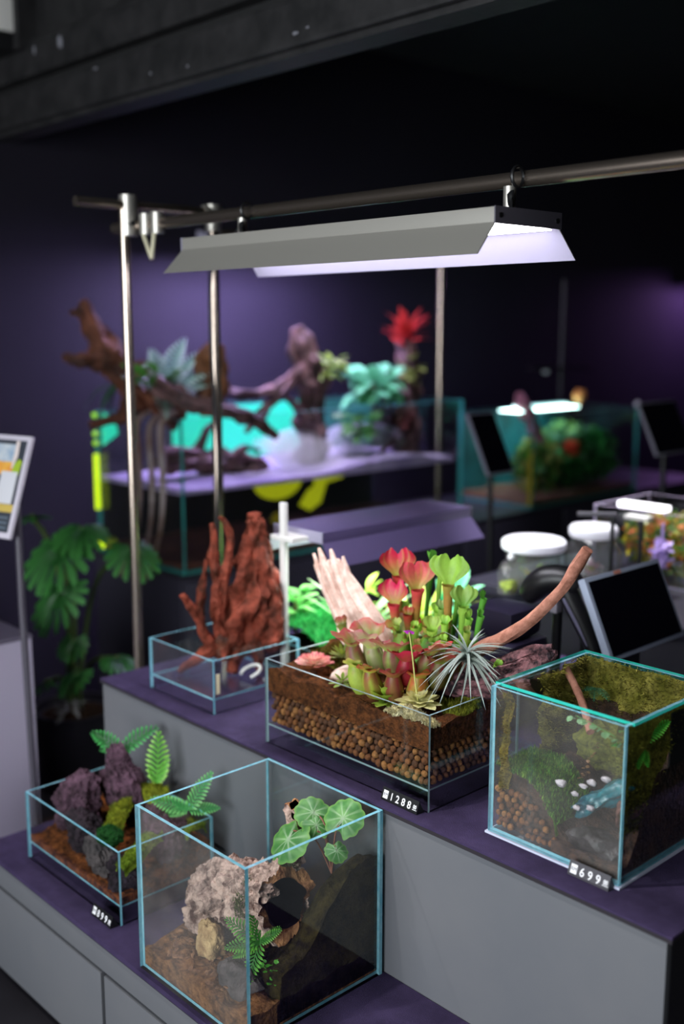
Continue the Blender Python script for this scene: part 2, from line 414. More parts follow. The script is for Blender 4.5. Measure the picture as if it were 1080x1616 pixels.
# price tags
WHITEP = mat('white_print', S(225, 225, 228), .6)
TAGG = mat('tag_grey', S(58, 56, 62), .5)
def price(label, x, y, z, digits, face=BLACK):
    t = thing('price_tag', label, 'price tag', (x, y, z), rad(-1), 'price tags at the tank feet')
    n = len(digits); wd = .017*n+.034
    hd_ = obj('holder', MB().add([(-wd/2, -.008, 0), (wd/2, -.008, 0), (wd/2, .012, 0), (-wd/2, .012, 0), (-wd/2, -.008, .004), (wd/2, -.008, .004), (wd/2, .0, .026), (-wd/2, .0, .026), (wd/2, .012, .004), (-wd/2, .012, .004)],
        [(0,1,5,4),(4,5,6,7),(7,6,8,9),(2,3,9,8),(0,4,7,9,3),(1,2,8,6,5),(3,2,1,0)]), face, t, smooth=False)
    M0 = Matrix.Translation((0, -.0083, .0055)) @ Matrix.Rotation(rad(70), 4, 'X')
    def txt(name, body, px, pz, size, m, wy=1):
        c = bpy.data.curves.new(name, 'FONT'); c.body = body; c.size = size; c.extrude = .0002; c.offset = .00035 if size > .01 else 0
        c.align_x = 'CENTER'; c.materials.append(m)
        o = bpy.data.objects.new(name, c); COL.objects.link(o)
        me = bpy.data.meshes.new_from_object(o); bpy.data.objects.remove(o, do_unlink=True)
        o = link(name, me, hd_)
        o.matrix_local = M0 @ Matrix.Translation((px, pz, .0003)) @ Matrix.Diagonal((wy, 1, 1, 1))
        return o
    a = -wd/2+.012
    obj('currency_plate', MB().box(-.0065, .0065, 0, .0165, -.0003, .0003), WHITEP, hd_, M=M0 @ Matrix.Translation((a, .0, 0)), smooth=False)
    txt('currency_letters', 'RM', a, .005, .0095, TAGG, .9)
    for i, d in enumerate(digits): txt('price_digit', d, a+.0175+i*.0165, .001, .021, WHITEP, .95)
    txt('cents', '00', a+.0175+n*.0165-.001, .005, .0105, WHITEP, .85)
    obj('underline', MB().box(-.006, .006, 0, .0012, -.0002, .0002), WHITEP, hd_, M=M0 @ Matrix.Translation((a+.0175+n*.0165-.001, .002, 0)), smooth=False)
price('small black price tag reading 1288 below the pitcher plant tank', -1.412, 1.486, ZU, '1288')
price('small grey price tag reading 699 below the lidded moss cube', -.977, 1.511, ZU, '699', TAGG)
price('small black price tag reading 899 below the lava rock tank', -2.005, 1.136, ZL, '899')

# ================================================================== steel rack and grow lamp
t = thing('display_rack', 'chrome tube rack standing behind the display steps with a long overhead bar', 'rack', (-2.66, 1.66, 0))
R0 = .0150
def rtube(name, a, b, r=R0, m=STEEL, n=20):
    return obj(name, rel(MB().tube([a, b], r, n), t), m, t)
rtube('post', (-2.66, 1.66, .0), (-2.66, 1.66, 2.0), .0145)
rtube('post', (-2.66, 1.965, .0), (-2.66, 1.965, 2.0), .0155)
rtube('overhead_bar', (-2.76, 1.69, 1.952), (1.2, 1.69, 1.952), .0155)
rtube('cross_bar', (-2.66, 1.51, 2.0075), (-2.66, 1.985, 2.0075), .0140)
CAST = mat('cast_clamp', S(190, 186, 178), .4, metal=.8)
cl = obj('clamp', rel(MB().tube([(-2.66, 1.675, 1.925), (-2.66, 1.675, 2.035)], .026, 18), t), CAST, t)
obj('clamp_screw', rel(MB().tube([(-2.63, 1.66, 1.955), (-2.60, 1.65, 1.955)], .007, 8), t), BLACK, cl)
obj('clamp', rel(MB().tube([(-2.66, 1.965, 1.955), (-2.66, 1.965, 2.03)], .024, 18).tube([(-2.66, 1.93, 2.0075), (-2.66, 1.99, 2.0075)], .021, 14), t), CAST, t)
for dx, tl in ((-2.585, -.012), (-2.53, .01)):
    ch_ = obj('clip_head', rel(MB().tube([(dx, 1.683, 1.925), (dx, 1.683, 1.98)], .0185, 14), t), CAST, t)
    obj('clip_arm', rel(MB().tube([(dx, 1.672, 1.928), (-2.535, 1.665, 1.858)], .0062, 8), t), mat('pale_plastic', S(205, 198, 170), .5), ch_)
tag(obj('lamp_cable', MB().tube([p for p in spline([(-2.1, 1.75, 1.88), (-2.3, 1.8, 1.925), (-2.5, 1.92, 1.93), (-2.62, 1.93, 1.86), (-2.635, 1.93, 1.6), (-2.63, 1.945, 1.3), (-2.635, 1.94, .9), (-2.62, 1.94, .02)], 6)], .0055, 8), BLACK), 'thin black cable running down beside the chrome rack post', 'cable')

def growlamp(label, L, emitc, estr, hooks, loc, rz, group, bar_z=None, ALU=ALU, rx=0):
    """aluminium trough luminaire along local x, origin at the top of the box; flared side flaps"""
    t = thing('grow_lamp', label, 'lamp', loc, rz, group)
    t.rotation_euler = (rx, 0, rz)
    obj('housing', MB().bbox(-L/2, L/2, -.098, .098, -.028, 0, .0025), ALU, t)
    th = .0025
    for s in (-1, 1):
        a, b, c, d = (-.0, -.0285), (-.0, -.0285), 0, 0
        y0, y1 = s*.0975, s*.149
        pr = [(y0, -.0278), (y1, -.086), (y1-s*th, -.086), (y0-s*th*1.5, -.0278)]
        v = [(x, p[0], p[1]) for x in (-L/2-.014*0, L/2) for p in pr]
        for k in (1, 2): v[k] = (-L/2-.01, v[k][1], v[k][2]); v[4+k] = (L/2+.004, v[4+k][1], v[4+k][2])
        f = [(0,1,5,4),(1,2,6,5),(2,3,7,6),(3,0,4,7),(3,2,1,0),(4,5,6,7)]
        m = MB().add(v, f); m.m = [0, 0, 1, 0, 0, 0]
        obj('flap', m, [ALU, ALUP], t, smooth=False)
    obj('end_plate', MB().bbox(L/2, L/2+.003, -.1, .1, -.03, .001, .001), mat('dark_alu', S(92, 88, 98), .45, metal=.2), t)
    ep = t.children[-1]
    for y in (-.085, .085): obj('screw', MB().tube([(L/2+.003, y, -.015), (L/2+.0045, y, -.015)], .005, 10), BLACK, ep)
    obj('end_plate', MB().bbox(-L/2-.003, -L/2, -.1, .1, -.03, .001, .001), ALUP, t)
    pn = mat('led_'+str(estr), (1, 1, 1), emit=emitc, estr=estr)
    obj('led_panel', MB().box(-L/2+.01, L/2-.01, -.085, .085, -.0315, -.0292), pn, t, smooth=False)
    for hx, hl in hooks:
        hg = obj('hanger', MB().tube([(hx, 0, 0), (hx, 0, hl)], .012, 14), CAST, t)
        if bar_z:
            obj('cable_tie', MB().tube([(hx+.018, .0175*cos(k*pi/6), bar_z+.0185*sin(k*pi/6)) for k in range(13)], .0035, 6), BLACK, hg)
            obj('wing_nut', MB().blob((hx+.016, -.014, hl-.025), (.008, .008, .016), 2, .2), BLACK, hg)
    return t
growlamp('long silver grow lamp with flared flaps hanging from the overhead chrome bar', .985, (.93, .92, 1.0), 27, ((.447, .046), (-.375, .046)), (-1.758, 1.662, 1.8905), rad(-.4), 'flared grow lamps', .062)

# ================================================================== planting: the pitcher plant tank
G = dict(dk=S(30, 92, 30), md=S(96, 168, 60), lt=S(166, 212, 84), yl=S(186, 196, 70), red=S(178, 30, 62), pink=S(224, 96, 132), wine=S(110, 26, 40), cream=S(226, 222, 160), sil=S(178, 190, 186), olive=S(104, 106, 40))
def mix(a, b, t):
    t = min(1, max(0, t)); return tuple(x+(y-x)*t for x, y in zip(a, b))
cx0, cx1, cy0, cy1 = CT[0]+.0052, CT[1]-.0052, CT[2]+.0052, CT[3]-.0052
zb = ZU+.042+.0052
def hc(x, y): return .893+.018*nz2(x, y, 14)+.010*nz2(x, y, 45, 3)+.055*max(0, (y-1.6)/.19)*max(0, min(1, (-1.45-x)/.2))
def clear(x, y): return min(x-cx0, cx1-x, y-cy0, cy1-y)
def hcs(x, y):     # against the glass the soil line stays just below the rim
    return hc(x, y)
LAYER = .850
t = thing('planting_soil', 'brown coir soil filling the upper half of the pitcher plant tank', 'soil', (0, 0, 0), kind='stuff')
obj('soil_bed', MB().field(cx0, cx1, cy0, cy1, LAYER-.006, hcs, 60, 40), SOIL, t)
obj('drainage_core', MB().box(cx0+.015, cx1-.015, cy0+.015, cy1-.015, zb+.0005, LAYER-.008), SOILD, t, smooth=False)
# clay pebbles seen through the front and right panes
PEB = [mat('clay_pebble_%d' % i, c, .8, col2=tuple(k*.5 for k in c), scale=120, bump=.4, bscale=200) for i, c in enumerate((S(140, 84, 36), S(116, 66, 28), S(92, 54, 26), S(160, 106, 54)))]
def pebble_meshes(r, tag_):
    return [MB().blob((0, 0, 0), (r, r*.92, r*.85), 2, .10, 1.2, seed=i*3.1).mesh('clay_pebble_'+tag_, PEB[i % 4]) for i in range(8)]
pm = pebble_meshes(.0088, 'a')
bed = thing('pebble_layer', 'layer of round orange clay drainage pebbles under the pitcher plants', 'pebbles', (0, 0, 0))
rn = random.Random(11); taken = []
def drop(parent, meshes, cands, r):
    for p in cands:
        if all((p[0]-q[0])**2+(p[1]-q[1])**2+(p[2]-q[2])**2 > (1.62*r)**2 for q in taken):
            taken.append(p)
            link('pebble', meshes[rn.randrange(8)], parent, M=Matrix.Translation(p) @ Euler((rn.uniform(0, 6), rn.uniform(0, 6), rn.uniform(0, 6))).to_matrix().to_4x4() @ Matrix.Scale(rn.uniform(.8, 1.12), 4))
cand = []
for row in range(7):
    z = zb+.0095+row*.0142
    if z > LAYER-.002: break
    off = .0086*(row % 2)
    for i in range(42):
        x = cx0+.0105+off+i*.0172
        if x < cx1-.008: cand.append((x+rn.uniform(-.002, .002), cy0+.0098, z+rn.uniform(-.0015, .0015)))
drop(bed, pm, cand, .0082)
cand = []
for row in range(7):
    z = zb+.0095+row*.0142
    if z > LAYER-.002: break
    for i in range(18):
        y = cy0+.028+.0086*(row % 2)+i*.0175
        if y < cy1-.01: cand.append((cx1-.0098, y+rn.uniform(-.002, .002), z+rn.uniform(-.001, .001)))
drop(bed, pm, cand, .0082)

# ---- pitchers
def pitcher(h, r, hood, ca, cb, ch, bend=.12, yaw=0, seed=0, hoodup=1.0, open_=1.0):
    """trumpet pitcher from the origin upwards; the hood rises from the back (-x) of the mouth"""
    rn_ = random.Random(seed); mb = MB(); n = 14; pts = []; rs = []
    K = 12
    for i in range(K+1):
        t_ = i/K; pts.append((bend*h*t_*t_, 0, h*t_)); rs.append(r*(.30+.70*t_**1.5)*(1.0 if i < K else 1.18*open_))
    cols = lambda u, a: mix(mix(ca, cb, (u-.3)*1.5), ch, max(0, u-.75)*2.2 if abs(sin(a*3)) > .4 else max(0, u-.55)*1.8)
    mb.tube(pts, rs, n, False, .05, 30, 0, cols, seed)
    # rolled lip
    top = Vector(pts[-1]); o = len(mb.v); R_ = rs[-1]
    # hood grid rising from the rear half of the mouth
    nu, nv = 8, 24; vs = []; fs = []; cs = []
    for i in range(nu+1):
        u = i/nu
        for j in range(nv+1):
            s_ = -1+2*j/nv
            neck = .75+ (1.0-.75)*0
            wd = R_*neck*(1-u)**2 + hood*(sin(pi*min(1, .10+.66*u)))**.8*(1-(1-u)**2)
            wv = (.22*hood*sin(s_*6+seed)+.06*hood*sin(s_*17+seed))*u*abs(s_)
            x = -R_*.75*(1-.35*s_*s_*(1-u)) + hood*(.10*u-.30*u*u) + wv + .42*hood*abs(s_)**2*u
            z = u*hood*1.35*hoodup*(1-.10*abs(s_)**3-.20*max(0, 1-abs(s_)*3)*u) + (.05*hood*cos(s_*7+seed*2)+.03*hood*cos(s_*19+seed))*u
            vs.append((top.x+x, top.y+s_*wd, top.z-.002+z))
            vein = .55 if abs(math.sin(s_*9+.4*u)) < .28 else 0
            cs.append(mix(ch, ca, max(vein*(1-u*.7), .75*(1-u)**2.2)))
    N = nv+1
    for i in range(nu):
        for j in range(nv): fs.append((i*N+j, i*N+j+1, (i+1)*N+j+1, (i+1)*N+j))
    mb.add(vs, fs, 0, cs)
    return mb
def plant(name, label, loc, cat='plant', group=None, kind=None): return thing(name, label, cat, loc, 0, group, kind)

p0 = (-1.62, 1.72, hc(-1.62, 1.72)-.015)
pl = plant('pitcher_plant', 'upright trumpet pitcher plant clump with crimson and green frilled hoods', p0)
ORANGE = S(214, 120, 66)
spec = [  # x, z top, y, hood, radius, green, mid, hood colour, yaw towards viewer
    (-1.684, 1.128, 1.735, .026, .013, G['lt'], S(196, 90, 60), S(206, 30, 70), -40),
    (-1.652, 1.072, 1.70, .023, .0135, G['lt'], S(206, 80, 70), S(218, 40, 92), -60),
    (-1.60, 1.112, 1.715, .027, .014, G['lt'], S(200, 70, 60), S(222, 76, 92), -30),
    (-1.490, 1.140, 1.725, .028, .0125, G['lt'], S(196, 90, 70), S(150, 196, 76), -50),
    (-1.455, 1.096, 1.735, .019, .011, G['md'], G['lt'], S(150, 186, 84), -45),
    (-1.500, 1.043, 1.685, .016, .012, G['lt'], G['lt'], S(160, 190, 84), -55),
    (-1.615, 1.165, 1.76, .014, .009, G['md'], G['md'], G['md'], 20),
    (-1.583, 1.15, 1.77, .013, .007, G['md'], G['lt'], G['lt'], -20),
    (-1.700, 1.06, 1.745, .012, .0085, G['lt'], G['lt'], S(206, 130, 110), -40),
    (-1.68, 1.02, 1.72, .010, .008, G['lt'], G['lt'], S(224, 150, 140), -30),
    (-1.655, 1.038, 1.715, .008, .0095, G['lt'], G['lt'], ORANGE, -40),
    (-1.60, 1.056, 1.70, .010, .0115, G['md'], S(150, 70, 50), S(176, 50, 44), -60),
    (-1.572, 1.035, 1.69, .007, .0115, G['lt'], G['lt'], G['lt'], -40),
    (-1.54, 1.04, 1.70, .009, .0115, G['lt'], G['lt'], S(196, 120, 80), -50),
    (-1.53, 1.075, 1.74, .011, .009, G['md'], G['lt'], S(150, 170, 100), -40),
    (-1.47, 1.06, 1.70, .010, .009, G['md'], G['lt'], G['lt'], -60),
    (-1.455, 1.03, 1.675, .007, .008, G['lt'], G['yl'], G['lt'], -40),
    (-1.43, 1.075, 1.715, .009, .009, G['md'], G['md'], G['lt'], -20),
    (-1.412, 1.05, 1.70, .008, .0085, G['md'], G['lt'], S(170, 170, 90), -20),
    (-1.40, 1.085, 1.72, .008, .008, G['md'], G['md'], G['md'], 0),
    (-1.525, 1.005, 1.68, .007, .008, G['md'], G['lt'], G['lt'], -60),
    (-1.62, 1.00, 1.69, .006, .008, G['md'], G['lt'], G['lt'], -60),
    (-1.715, 1.01, 1.74, .006, .007, G['md'], G['md'], G['lt'], 10),
    (-1.44, 1.11, 1.76, .010, .008, G['md'], G['md'], G['md'], 10),
    (-1.56, 1.06, 1.755, .012, .009, G['lt'], G['lt'], G['lt'], -40),
    (-1.63, 1.03, 1.685, .009, .0085, G['lt'], G['lt'], S(190, 200, 110), -50),
    (-1.585, 1.01, 1.675, .008, .009, G['yl'], G['lt'], G['lt'], -60),
    (-1.545, 1.0, 1.675, .008, .0085, G['lt'], G['lt'], S(206, 160, 110), -40),
    (-1.485, 1.02, 1.675, .008, .0085, G['lt'], G['lt'], G['lt'], -30),
    (-1.46, 1.065, 1.745, .013, .009, G['lt'], G['lt'], S(176, 206, 110), -40),
    (-1.43, 1.02, 1.69, .007, .0075, G['md'], G['lt'], G['lt'], -20),
    (-1.685, 1.045, 1.76, .010, .008, G['md'], G['md'], G['lt'], -60),
    (-1.52, 1.10, 1.765, .012, .009, G['md'], G['md'], G['lt'], 10),
    (-1.41, 1.02, 1.71, .006, .0075, G['lt'], G['lt'], G['lt'], -20)]
for i, (x, zt, y, hd, r, a, b, c, yw) in enumerate(spec):
    zz = hc(x, y)-.012; h = zt-zz
    lean = (x+1.565)*.45
    m = pitcher(h-.010, r*.92, hd*(1.75 if hd > .018 else 1.4), a, b, c, .10, seed=i+1, open_=1.0 if hd > .011 else .85)
    Mx = Matrix.Translation((x-lean*.5-p0[0], y-p0[1], zz-p0[2])) @ Matrix.Rotation(lean*.9, 4, 'Y') @ Matrix.Rotation(rad(yw+random.uniform(-10, 10)), 4, 'Z')
    obj('pitcher', m, LEAF, pl, M=Mx)
# two leaning outliers
for (x, y, ang, ax, h, c, hd, sd) in ((-1.725, 1.655, -24, 'Y', .105, S(150, 64, 60), .017, 41), (-1.392, 1.70, 28, 'Y', .11, G['lt'], .008, 42)):
    m = pitcher(h, .0115 if hd > .01 else .008, hd, G['md'], G['md'] if hd > .01 else G['lt'], c, .05, seed=sd)
    obj('pitcher', m, LEAF, pl, M=Matrix.Translation((x-p0[0], y-p0[1], hc(x, y)-.006-p0[2])) @ Matrix.Rotation(rad(ang), 4, ax) @ Matrix.Rotation(rad(-60), 4, 'Z'))

# ---- low purple pitchers: fat curved jugs with a wide frilled collar
def jug(L_, r, collar, ca, cb, cr, seed=0):
    mb = MB(); K = 12; pts = []; rs = []
    for i in range(K+1):
        t_ = i/K; an = t_*rad(86)
        pts.append((L_*.62*sin(an), 0, L_*.85*(1-cos(an)))); rs.append(r*(.22+.95*sin(pi*(.06+.74*t_))**1.1))
    cols = lambda u, a: mix(mix(ca, cb, abs(sin(a*2.5+seed))*u*1.2), cr, .55 if abs(sin(a*6+u*5)) < .16 and u > .3 else 0)
    mb.tube(pts, rs, 16, False, .06, 25, 0, cols, seed)
    top = Vector(pts[-1]); R_ = rs[-1]; nu, nv = 6, 20; vs = []; fs = []; cs = []
    for i in range(nu+1):
        u = i/nu
        for j in range(nv+1):
            a = -rad(150)+rad(300)*j/nv
            k = (.35+.65*cos(a/2)**2)
            rr = R_+collar*.85*u*k*(1+.22*sin(a*5+seed))
            up = collar*(1.0*u*(1-.25*u))*k+.13*collar*sin(a*6+seed*2)*u
            vs.append((top.x-rr*cos(a)*-1*1.0, top.y+rr*sin(a), top.z+up-.001))
            vein = abs(sin(a*7+u)) < .22
            cs.append(mix(mix(ca, cb, u*.8), cr, .75*u**1.6+(.35 if vein else 0)))
    N = nv+1
    for i in range(nu):
        for j in range(nv): fs.append((i*N+j, (i+1)*N+j, (i+1)*N+j+1, i*N+j+1))
    return mb.add(vs, fs, 0, cs)
SHX, SHY = .022, .012
p0 = (-1.575, 1.615, hc(-1.575, 1.615)-.004)
pl = plant('purple_pitcher_plant', 'squat pitcher plant cluster with fat red veined jugs and wide frilled collars', p0)
cg, cr_ = S(150, 170, 60), S(150, 34, 50)
jug_spec = [  # x, y, z lift, yaw, length, radius, collar, green, blush, rim
    (-1.652, 1.598, .022, 205, .072, .0165, .030, S(150, 160, 80), S(140, 70, 70), S(190, 60, 90)),
    (-1.600, 1.562, .000, 250, .078, .0175, .012, S(176, 194, 82), S(168, 190, 80), S(180, 190, 90)),
    (-1.572, 1.560, .006, 268, .070, .0165, .014, S(164, 186, 66), S(150, 90, 60), S(190, 60, 50)),
    (-1.545, 1.575, .010, 300, .064, .016, .020, S(150, 110, 60), S(140, 60, 60), S(150, 50, 66)),
    (-1.515, 1.598, -.002, 325, .070, .019, .018, S(150, 166, 60), S(190, 110, 60), S(210, 70, 60)),
    (-1.64, 1.615, .045, 170, .060, .017, .034, S(150, 168, 90), S(160, 140, 110), S(200, 60, 80)),
    (-1.605, 1.600, .050, 235, .056, .016, .036, S(164, 182, 100), S(176, 170, 130), S(196, 110, 130)),
    (-1.575, 1.605, .048, 290, .058, .017, .034, S(140, 170, 80), S(150, 90, 90), S(180, 60, 90)),
    (-1.548, 1.602, .036, 320, .062, .018, .036, S(150, 30, 50), S(170, 24, 56), S(206, 40, 90)),
    (-1.50, 1.615, .030, 10, .066, .020, .030, S(110, 130, 50), S(120, 40, 50), S(180, 40, 60)),
    (-1.525, 1.625, .050, 345, .060, .017, .034, S(130, 150, 70), S(130, 60, 60), S(196, 60, 70)),
    (-1.60, 1.635, .058, 120, .056, .016, .032, S(120, 160, 60), S(120, 150, 60), S(190, 60, 60)),
    (-1.55, 1.645, .060, 60, .056, .016, .030, S(80, 140, 60), S(90, 140, 60), S(150, 90, 60)),
    (-1.49, 1.64, .030, 40, .06, .018, .026, S(100, 120, 50), S(100, 40, 44), S(150, 50, 50))]
for i, (x, y, dz, yw, L_, r, co, a, b, c) in enumerate(jug_spec):
    x += SHX; y += SHY; zz = hc(x, y)-.006
    a, b, c = [tuple(min(1, q_*k_) for q_ in e_) for e_, k_ in ((mix(a, S(150, 180, 60), .12), 1.05), (b, 1.0), (mix(c, S(190, 24, 56), .3), .95))]
    obj('jug', jug(L_*1.2, r*1.12, co*1.2, a, b, c, seed=i*1.7), LEAF, pl, M=Matrix.Translation((x-p0[0]-.012*cos(rad(yw)), y-p0[1]-.012*sin(rad(yw)), zz+dz-p0[2])) @ Matrix.Rotation(rad(yw), 4, 'Z'))

# ---- rosettes
def rosette(name, label, loc, n, L_, W, c0, c1, rings=((0, 1), (25, .8)), prof=None, curl=.1, seed=0, cat='plant', cm=None, tilt=0):
    t = plant(name, label, loc); rn_ = random.Random(seed)
    me = leafmb(L_, W, curl, .12, prof, 7, 4, 0, c0, c1, cm).mesh('leaf', LEAF)
    for pit, sc in rings:
        for k in range(n):
            a = 2*pi*k/n+pit+rn_.uniform(-.1, .1)
            link('leaf', me, t, M=T((.004*cos(a), .004*sin(a), .002+pit*.00025), a, rad(pit+rn_.uniform(-5, 8)), 0, sc*rn_.uniform(.9, 1.1)))
    return t
spat = lambda t_: .22+.78*(1/(1+math.exp(-(t_-.55)*12)))*(1 if t_ < .9 else .75)
rosette('sundew', 'flat pink rimmed sundew rosette at the left corner of the pitcher plant tank', (-1.778, 1.575, hc(-1.778, 1.575)+.010), 15, .042, .017, S(232, 216, 170), S(226, 60, 104), ((4, 1), (14, .85), (30, .55)), spat, -.1, 3)
tear = lambda t_: sin(pi*min(1, .08+.92*t_))**.7
rosette('butterwort', 'pale cream butterwort rosette at the front corner of the pitcher plant tank', (-1.437, 1.565, hc(-1.437, 1.565)+.007), 8, .046, .030, S(206, 208, 140), S(228, 220, 160), ((3, 1), (18, .8), (42, .5)), tear, .05, 5)
rosette('butterwort', 'lime green butterwort rosette below the squat purple pitchers', (-1.522, 1.552, hc(-1.522, 1.552)+.008), 6, .044, .026, S(150, 186, 60), S(178, 200, 84), ((5, 1), (38, .9), (64, .7)), tear, .1, 6)
t = plant('butterwort_flower', 'single magenta flower on a tall thin stem above the cream butterwort', (-1.437, 1.56, hc(-1.437, 1.56)+.01), cat='flower')
fz = 1.052-hc(-1.437, 1.56)
obj('stem', MB().tube([p for p in spline([(0, 0, 0), (-.004, -.006, .05), (-.010, -.008, .1), (-.016, -.012, fz)], 5)], [.0016]*16, 7), mat('stem_pale', S(190, 190, 110), .6), t)
pet = leafmb(.0125, .011, .05, .1, lambda u: sin(pi*min(1, .15+.8*u))**.6, 6, 4, 0, S(226, 90, 220), S(196, 50, 200)).mesh('petal', LEAF)
for k in range(5): link('petal', pet, t, M=T((-.016, -.012, fz), rad(-60), rad(35)) @ Matrix.Rotation(2*pi*k/5, 4, 'Z'))

# ---- moss patches
def mossmb(x0, x1, y0, y1, hf, cols, n, ok, h=.008, seed=0, pad=.006, res=26):
    cxm, cym = (x0+x1)/2, (y0+y1)/2
    m = MB(); pts = rand_on(hf, x0, x1, y0, y1, n, seed, ok)
    vs = []; fs = []; cs = []
    for j in range(res+1):
        for i in range(res+1):
            x = x0+(x1-x0)*i/res; y = y0+(y1-y0)*j/res; inn = ok(x, y)
            vs.append((x, y, hf(x, y)+(pad if inn else -.012)+.004*nz2(x, y, 120))); cs.append(mix(cols[0], cols[-1], .5+nz2(x, y, 60)))
    N = res+1
    for j in range(res):
        for i in range(res):
            if any(ok(*vs[k][:2]) for k in (j*N+i, j*N+i+1, (j+1)*N+i+1, (j+1)*N+i)): fs.append((j*N+i, j*N+i+1, (j+1)*N+i+1, (j+1)*N+i))
    m.add(vs, fs, 0, cs)
    m.tufts([(p[0], p[1], p[2]+pad*.6) for p in pts], h, .0011, 3, .9, cols, seed)
    return m
def ell(cx_, cy_, rx, ry, w=.25): return lambda x, y: ((x-cx_)/rx)**2+((y-cy_)/ry)**2 < 1+w*nz2(x, y, 40, 2)
def moss(label, x0, x1, y0, y1, hf, cols, n, ok, h=.008, seed=0, pad=.006):
    o = obj('moss_patch', mossmb(x0, x1, y0, y1, hf, cols, n, ok, h, seed, pad), MOSS)
    return tag(o, label, 'moss', None, 'stuff')
mc = (S(116, 120, 36), S(150, 150, 50), S(88, 96, 30))
moss('yellow green moss cushion at the right corner of the pitcher plant tank', -1.44, cx1, 1.60, 1.69, hc, (S(150, 156, 50), S(180, 180, 70), S(110, 120, 40)), 700, ell(-1.395, 1.645, .042, .04), .008, 1)
moss('pale dried sphagnum along the front corner of the pitcher plant tank', -1.50, cx1, cy0, 1.545, hc, (S(240, 230, 186), S(226, 212, 170), S(206, 190, 136)), 700, ell(-1.40, 1.515, .085, .03), .007, 2, .004)
moss('olive and rust moss behind the sundew rosette', cx0, -1.70, 1.60, 1.70, hc, (S(120, 110, 40), S(130, 70, 40), S(90, 100, 36)), 900, ell(-1.785, 1.65, .07, .045), .010, 3)
rosette('small_rosette', 'small green rosette growing behind the sundew', (-1.752, 1.64, hc(-1.752, 1.64)+.008), 9, .034, .010, S(110, 130, 44), S(150, 160, 60), ((20, 1), (50, .8)), tear, .1, 8)
rosette('small_rosette', 'tiny green seedling beside the pale root', (-1.655, 1.55, hc(-1.655, 1.55)+.004), 6, .028, .012, S(110, 150, 50), S(160, 180, 70), ((8, 1), (40, .7)), tear, .1, 9)

# ---- driftwood in the pitcher plant tank
PALE = mat('bleached_wood', S(204, 162, 146), .75, col2=S(244, 216, 202), scale=30, bump=.6, bscale=40, stretch=(1, 1, 1), spec=.2)
TAN = mat('tan_wood', S(128, 82, 66), .7, col2=S(176, 122, 104), scale=26, bump=.5, bscale=60, spec=.2)
VIO = mat('violet_brown_wood', S(30, 18, 24), .7, col2=S(150, 102, 106), scale=34, contrast=(.42, .70), bump=1.6, bscale=60, spec=.3)
RUST = mat('red_spider_wood', S(60, 25, 11), .7, col2=S(142, 66, 48), scale=18, bump=1.1, bscale=60, spec=.2, contrast=(.36, .66))
t = thing('driftwood', 'bleached fan shaped driftwood slab leaning beside the crimson pitchers', 'driftwood', (-1.76, 1.72, hc(-1.76, 1.72)-.005))
# slab: a wide flat tapering plate of fused fingers
def fanslab(outline_a, outline_b, n, th, seed, m=28):
    """gnarled plank: two edge polylines (x,z) are bridged across, with grain ridges on both faces and ragged ends"""
    A = spline(outline_a, 8); B = spline(outline_b, 8); K = min(len(A), len(B)); mb = MB(); fr = []; bk = []
    for i in range(K):
        for j in range(m+1):
            v = j/m; x = A[i][0]+(B[i][0]-A[i][0])*v; z = A[i][1]+(B[i][1]-A[i][1])*v
            u = i/(K-1); rag = noise.noise(Vector((v*9+seed, 1, 0)))*(1 if v < 1 else 1)
            if u > .6:
                k_ = (u-.6)/.4; x += (-.030*k_*rag); z += (.045*k_*rag)
            ridge = .55*noise.noise(Vector((v*8+seed, u*1.6, 3)))+.35*noise.noise(Vector((v*22, u*3, seed)))
            e = th*(.35+.65*sin(pi*min(1, max(0, .04+.92*v))))*(1-.55*u)
            fr.append((x, -e*(1+ridge), z)); bk.append((x, e*(.7+ridge*.4), z))
    N = m+1; o = len(fr); fs = []
    for i in range(K-1):
        for j in range(m):
            fs.append((i*N+j, i*N+j+1, (i+1)*N+j+1, (i+1)*N+j)); fs.append((o+i*N+j, o+(i+1)*N+j, o+(i+1)*N+j+1, o+i*N+j+1))
        fs.append((i*N, (i+1)*N, o+(i+1)*N, o+i*N)); fs.append((i*N+m, o+i*N+m, o+(i+1)*N+m, (i+1)*N+m))
    for j in range(m):
        fs.append((j, o+j, o+j+1, j+1)); k = (K-1)*N+j; fs.append((k, k+1, o+k+1, o+k))
    return mb.add(fr+bk, fs)
obj('slab', fanslab([(.02, .0), (-.06, .012), (-.115, .075), (-.150, .130), (-.178, .178)], [(.105, .02), (.085, .06), (.035, .11), (-.02, .155), (-.085, .205)], 0, .018, 3), PALE, t)
for k, (a_, b_, r) in enumerate((((-.13, .125), (-.180, .205), .008), ((-.115, .15), (-.160, .222), .009), ((-.085, .16), (-.118, .226), .008), ((-.05, .155), (-.075, .215), .008))):
    obj('finger', wood(MB(), [(a_[0]+.05, -.006, a_[1]-.06, r*1.3), (a_[0], -.006, a_[1], r*1.2), ((a_[0]+b_[0])/2, -.003, (a_[1]+b_[1])/2, r), (b_[0], 0, b_[1], r*.45)], 10, 5, .2, 30, .35, k+2), PALE, t)
obj('root_foot', wood(MB(), [(-.07, -.01, .045, .010), (-.03, -.02, .02, .016), (.03, -.012, .012, .018), (.09, 0, .005, .012)], 12, 5, .3, 25, .3, 9), PALE, t)
